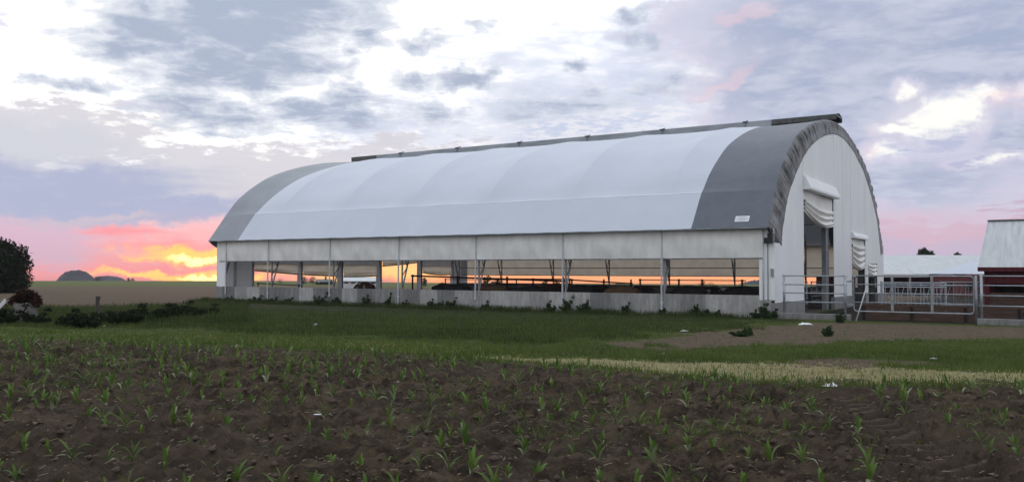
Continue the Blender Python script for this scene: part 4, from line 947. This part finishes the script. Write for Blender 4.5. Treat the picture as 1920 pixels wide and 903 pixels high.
def reg_straw(R, n):
    x, y = frust(R, n, 12, 24); k = straw_at(x+R.normal(size=n)*.25, y+R.normal(size=n)*.2); return x[k], y[k]
def reg_edge(R, n):
    x, y = frust(R, n, 11, 28); e = edge_y(x); k = (np.abs(y-e+.25) < .55+.5*fbm(x*1.3, y*0)) & (fbm(x*.8+7, y*.8) > np.where(x > 1, .10, .0)); return x[k], y[k]
blades('grass', 105000, reg_green, .03, .12, .014, 'grass', 'short green grass of the verge between the cornfield and the barn', 11)
blades('tall_grass', 56000, reg_tall, .04, .17, .016, 'tallgrass', 'rough dark grass in front of the concrete wall', 12)
blades('tall_grass', 9000, reg_wall, .05, .34, .022, 'tallgrass', 'ragged tall grass and weeds growing along the foot of the concrete wall', 16, per=4)
blades('tall_grass', 16000, reg_left, .06, .34, .026, 'tallgrass', 'rough grass around the stump and fence post on the left', 13)
blades('dry_grass', 46000, reg_straw, .02, .07, .012, 'straw', 'pale mown straw strip along the field edge', 14, lean=1.6)
def reg_mown(R, n):
    x, y = frust(R, n, 12, 34); e = edge_y(x); k = (y > e) & (y < e+.13*y+.6*fbm(x*.6, y*.2)) & ~dirt_at(x, y) & ~(straw_at(x, y) & (R.random(n) > .12)); return x[k], y[k]
blades('mown_grass', 50000, reg_mown, .02, .07, .014, 'mown', 'yellow green mown grass strip beside the ploughed field', 18, lean=1.4)
blades('edge_grass', 16000, reg_edge, .05, .19, .014, 'grass', 'taller tufts of grass along the edge of the ploughed soil', 15)
# straw bits and clods on the soil
def bits(name, n, mt, lab, seed, L0, L1, w, flat=True, yr=(6.3,20)):
    R = np.random.default_rng(seed); x, y = frust(R, n, *yr); k = y < edge_y(x)+.3; x, y = x[k], y[k]; n = len(x); z = surf(x, y)+.006
    a = R.random(n)*2*PI; L = L0+(L1-L0)*R.random(n)**2; tz = (R.random(n)-.3)*.35*L
    dx, dy = np.cos(a)*L/2, np.sin(a)*L/2; px_, py_ = -np.sin(a)*w/2, np.cos(a)*w/2
    V = np.stack([np.stack([x-dx-px_,y-dy-py_,z],1),np.stack([x-dx+px_,y-dy+py_,z+.003],1),np.stack([x+dx+px_,y+dy+py_,z+tz+.003],1),np.stack([x+dx-px_,y+dy-py_,z+tz],1)],1).reshape(-1,3)
    o = np_mesh(name, V, np.arange(4*n).reshape(n,4), M[mt], dict(tint=np.repeat(R.random(n),4))); tag(o, lab, 'straw', kind='stuff')
bits('straw_residue', 7500, 'residue', 'bits of pale straw lying on the dark soil', 21, .02, .10, .005)
def clods(n, seed):
    R = np.random.default_rng(seed); x, y = frust(R, n, 6.3, 22); k = y < edge_y(x); x, y = x[k], y[k]; n = len(x); z = surf(x, y); s = .012+.03*R.random(n)**3
    oct_ = np.array([(1,0,0),(-1,0,0),(0,1,0),(0,-1,0),(0,0,1),(0,0,-1),(.6,.6,.5),(-.6,.6,.4),(.6,-.6,.4),(-.6,-.6,.5)]); oct_ = oct_[:6]
    J = 1+.45*(R.random((n,6,1))-.5); V = (oct_[None]*J*s[:,None,None]*np.array([1.3,1.1,.8])+np.stack([x,y,z+s*.3],1)[:,None]).reshape(-1,3)
    f = np.array([(0,2,4),(2,1,4),(1,3,4),(3,0,4),(2,0,5),(1,2,5),(3,1,5),(0,3,5)]); F = (f[None]+(np.arange(n)*6)[:,None,None]).reshape(-1,3)
    m_ = mat('clod_soil', (.095,.068,.05), .95, col2=(.055,.038,.028), scale=30, coord='Object'); o = np_mesh('soil_clods', V, F, m_, smooth=False); tag(o, 'small clods of dark soil strewn over the field', 'soil clods', kind='stuff')
clods(2500, 31)
def reg_soil(R, n):
    x, y = frust(R, n, 8, 26); k = (y < edge_y(x)) & (fbm(x*.35+2, y*.35+5)*1.8+.25+.10*(y-12)*(x < 0) > R.random(n)); return x[k], y[k]
blades('soil_weeds', 19000, reg_soil, .02, .09, .016, 'grass', 'tiny weed seedlings sprouting between the corn rows', 17, lean=1.3, per=4)
# ------------------------------------------------------------------ corn
def corn_arrays(R, h):
    V = []; F = []; T = []; pale = []
    def strip(pts, wd, up):
        b = len(V)
        for i, (p, w_) in enumerate(zip(pts, wd)):
            d_ = pts[min(i+1,len(pts)-1)]-pts[max(i-1,0)]; s = np.cross(d_, up); s = s/(np.linalg.norm(s)+1e-9)*w_/2
            V.extend([p-s+np.array([0,0,w_*.25]), p, p+s+np.array([0,0,w_*.25])])
        for i in range(len(pts)-1):
            for j in (0,1): F.append((b+i*3+j, b+i*3+j+1, b+i*3+j+4, b+i*3+j+3))
    nl = R.integers(4, 7); a0 = R.random()*PI
    # stalk
    k = 5; b = len(V)
    for i, z in enumerate((-.03,h*.2,h*.42)):
        for j in range(k): V.append(np.array([.009*(1-.2*i)*math.cos(2*PI*j/k),.009*(1-.2*i)*math.sin(2*PI*j/k),z]))
    for i in range(2):
        for j in range(k): F.append((b+i*k+j,b+i*k+(j+1)%k,b+(i+1)*k+(j+1)%k,b+(i+1)*k+j))
    for l in range(nl):
        an = a0+PI*(l%2)+R.normal()*.35; f = l/(nl-1); zb = h*(.10+.32*f); L = h*(.55+.45*math.sin(PI*(.25+.6*f)))*R.uniform(.8,1.2)
        el = math.radians(58+27*f+R.normal()*6); droop = (1.9-1.35*f)*R.uniform(.5,1.3); p = np.array([0,0,zb]); pts = [p]; n = 7
        for i in range(n):
            e = el-droop*(i/n)**1.4*1.3; p = p+np.array([math.cos(an)*math.cos(e), math.sin(an)*math.cos(e), math.sin(e)])*L/n; p[2] = max(p[2], .01); pts.append(p)
        wd = [.012]+[.042*math.sin(PI*min(.98,.22+.72*i/n))*R.uniform(.9,1.1)*(h/.25) for i in range(1,n)]+[.002]; n0 = len(V); f0 = len(F)
        strip(pts, wd, np.array([0,0,1.])); 
        if f < .35 and R.random() < .45: pale.extend(range(f0, len(F)))
    return V, F, pale
CV = []
for i in range(12):
    R = np.random.default_rng(200+i); h_ = .24+.08*R.random(); V_, F_, pl_ = corn_arrays(R, h_); me = bpy.data.meshes.new('corn_plant'); me.from_pydata([tuple(p) for p in V_], [], F_)
    me.materials.append(M['corn']); me.materials.append(M['cornpale'])
    mi = np.zeros(len(F_), int); mi[pl_] = 1; me.polygons.foreach_set('material_index', mi); me.polygons.foreach_set('use_smooth', [True]*len(F_))
    at = me.attributes.new('tint', 'FLOAT', 'POINT'); at.data.foreach_set('value', R.random(len(V_)).astype(np.float32)*.3+.35*R.random()); me.update(); CV.append((me, np.array(V_), F_, mi))
pts = []; R = np.random.default_rng(77)
org = np.array([0., 6.0])
for r_ in range(-14, 34):
    base = org+rown*r_*.76
    s = -34.
    while s < 34:
        s += .19+R.random()*.12; p = base+rowd*s+rown*R.normal()*.02
        if not (5.6 < p[1] < 27) or abs(p[0]) > p[1]*.64+1: continue
        if p[1] > edge_y(p[0])-.5: continue
        dens = .84+1.2*fbm(np.array([p[0]*.45+3]), np.array([p[1]*.45]))[0]+.10*(p[0] < -1)*(p[1] > 11)
        if tracks(np.array([p[0]]), np.array([p[1]]))[0][0] > .3: dens *= .12
        if R.random() < dens: pts.append((p[0], p[1]))
pts.sort(key=lambda p: p[0]**2+p[1]**2)
print('corn plants', len(pts))
for i, (x, y) in enumerate(pts[:300]):
    o = bpy.data.objects.new('corn_plant', CV[R.integers(12)][0]); COL.objects.link(o); s = R.uniform(.45,.74)*(.7 if R.random() < .25 else 1.)
    o.location = (x, y, gz(x,y)-.01); o.rotation_euler = (R.normal()*.07, R.normal()*.07, R.random()*6.28); o.scale = (s,s,s)
    tag(o, 'young green corn plant growing from the dark soil in the near part of the field', 'corn plant', 'corn plants in the near rows')
VV = []; FF = []; MI = []; n0 = 0
rest = np.array(pts[300:]); zr_ = surf(rest[:,0], rest[:,1])
for (x, y), z in zip(rest, zr_):
    me, v, f, mi = CV[R.integers(12)]; a = R.random()*6.28; s = R.uniform(.45,.85); c_, s_ = math.cos(a)*s, math.sin(a)*s
    q = np.stack([v[:,0]*c_-v[:,1]*s_+x, v[:,0]*s_+v[:,1]*c_+y, v[:,2]*s+z-.01], 1); VV.append(q); FF.append(np.array(f)+n0); MI.append(mi); n0 += len(v)
o = np_mesh('corn_rows', np.concatenate(VV), np.concatenate(FF), M['corn'], dict(tint=np.repeat(R.random(n0//5+1), 5)[:n0]*.8)); o.data.materials.append(M['cornpale'])
o.data.polygons.foreach_set('material_index', np.concatenate(MI)); tag(o, 'rows of young corn in the far part of the field', 'corn', kind='stuff')

hm = bpy.data.materials.new('haze'); hm.use_nodes = True; N = NT(hm.node_tree); pv = N.n('ShaderNodeVolumePrincipled'); pv.inputs['Color'].default_value = (.86,.84,.92,1); pv.inputs['Density'].default_value = HAZE
o_ = N.n('ShaderNodeOutputMaterial'); N.put(o_.inputs['Volume'], pv.outputs[0])
mb = MB(); zl_ = float(V0MIN)-1.; mb.box((-1700,-300,zl_),(1700,1750,30)); tag(mb.build('haze', hm), 'thin evening haze in the air over the fields', 'haze', kind='stuff')
# ------------------------------------------------------------------ camera and render settings
cam = bpy.data.cameras.new('camera'); co = bpy.data.objects.new('camera', cam); COL.objects.link(co); sc.camera = co
cp, sp, cr, sr = math.cos(PITCH), math.sin(PITCH), math.cos(ROLL), math.sin(ROLL)
Fw = Vector((0,cp,sp)); R0 = Vector((1,0,0)); U0 = Vector((0,-sp,cp)); Rc = R0*cr+U0*sr; Uc = U0*cr-R0*sr
co.matrix_world = Matrix(((Rc.x,Uc.x,-Fw.x,0),(Rc.y,Uc.y,-Fw.y,0),(Rc.z,Uc.z,-Fw.z,H),(0,0,0,1)))
cam.sensor_width = 36; cam.lens = FPX/1920*36; cam.clip_start = .1; cam.clip_end = 20000
sc.render.engine = 'CYCLES'; sc.view_settings.view_transform = 'Standard'; sc.view_settings.look = 'None'; sc.view_settings.exposure = .16; sc.view_settings.gamma = 1
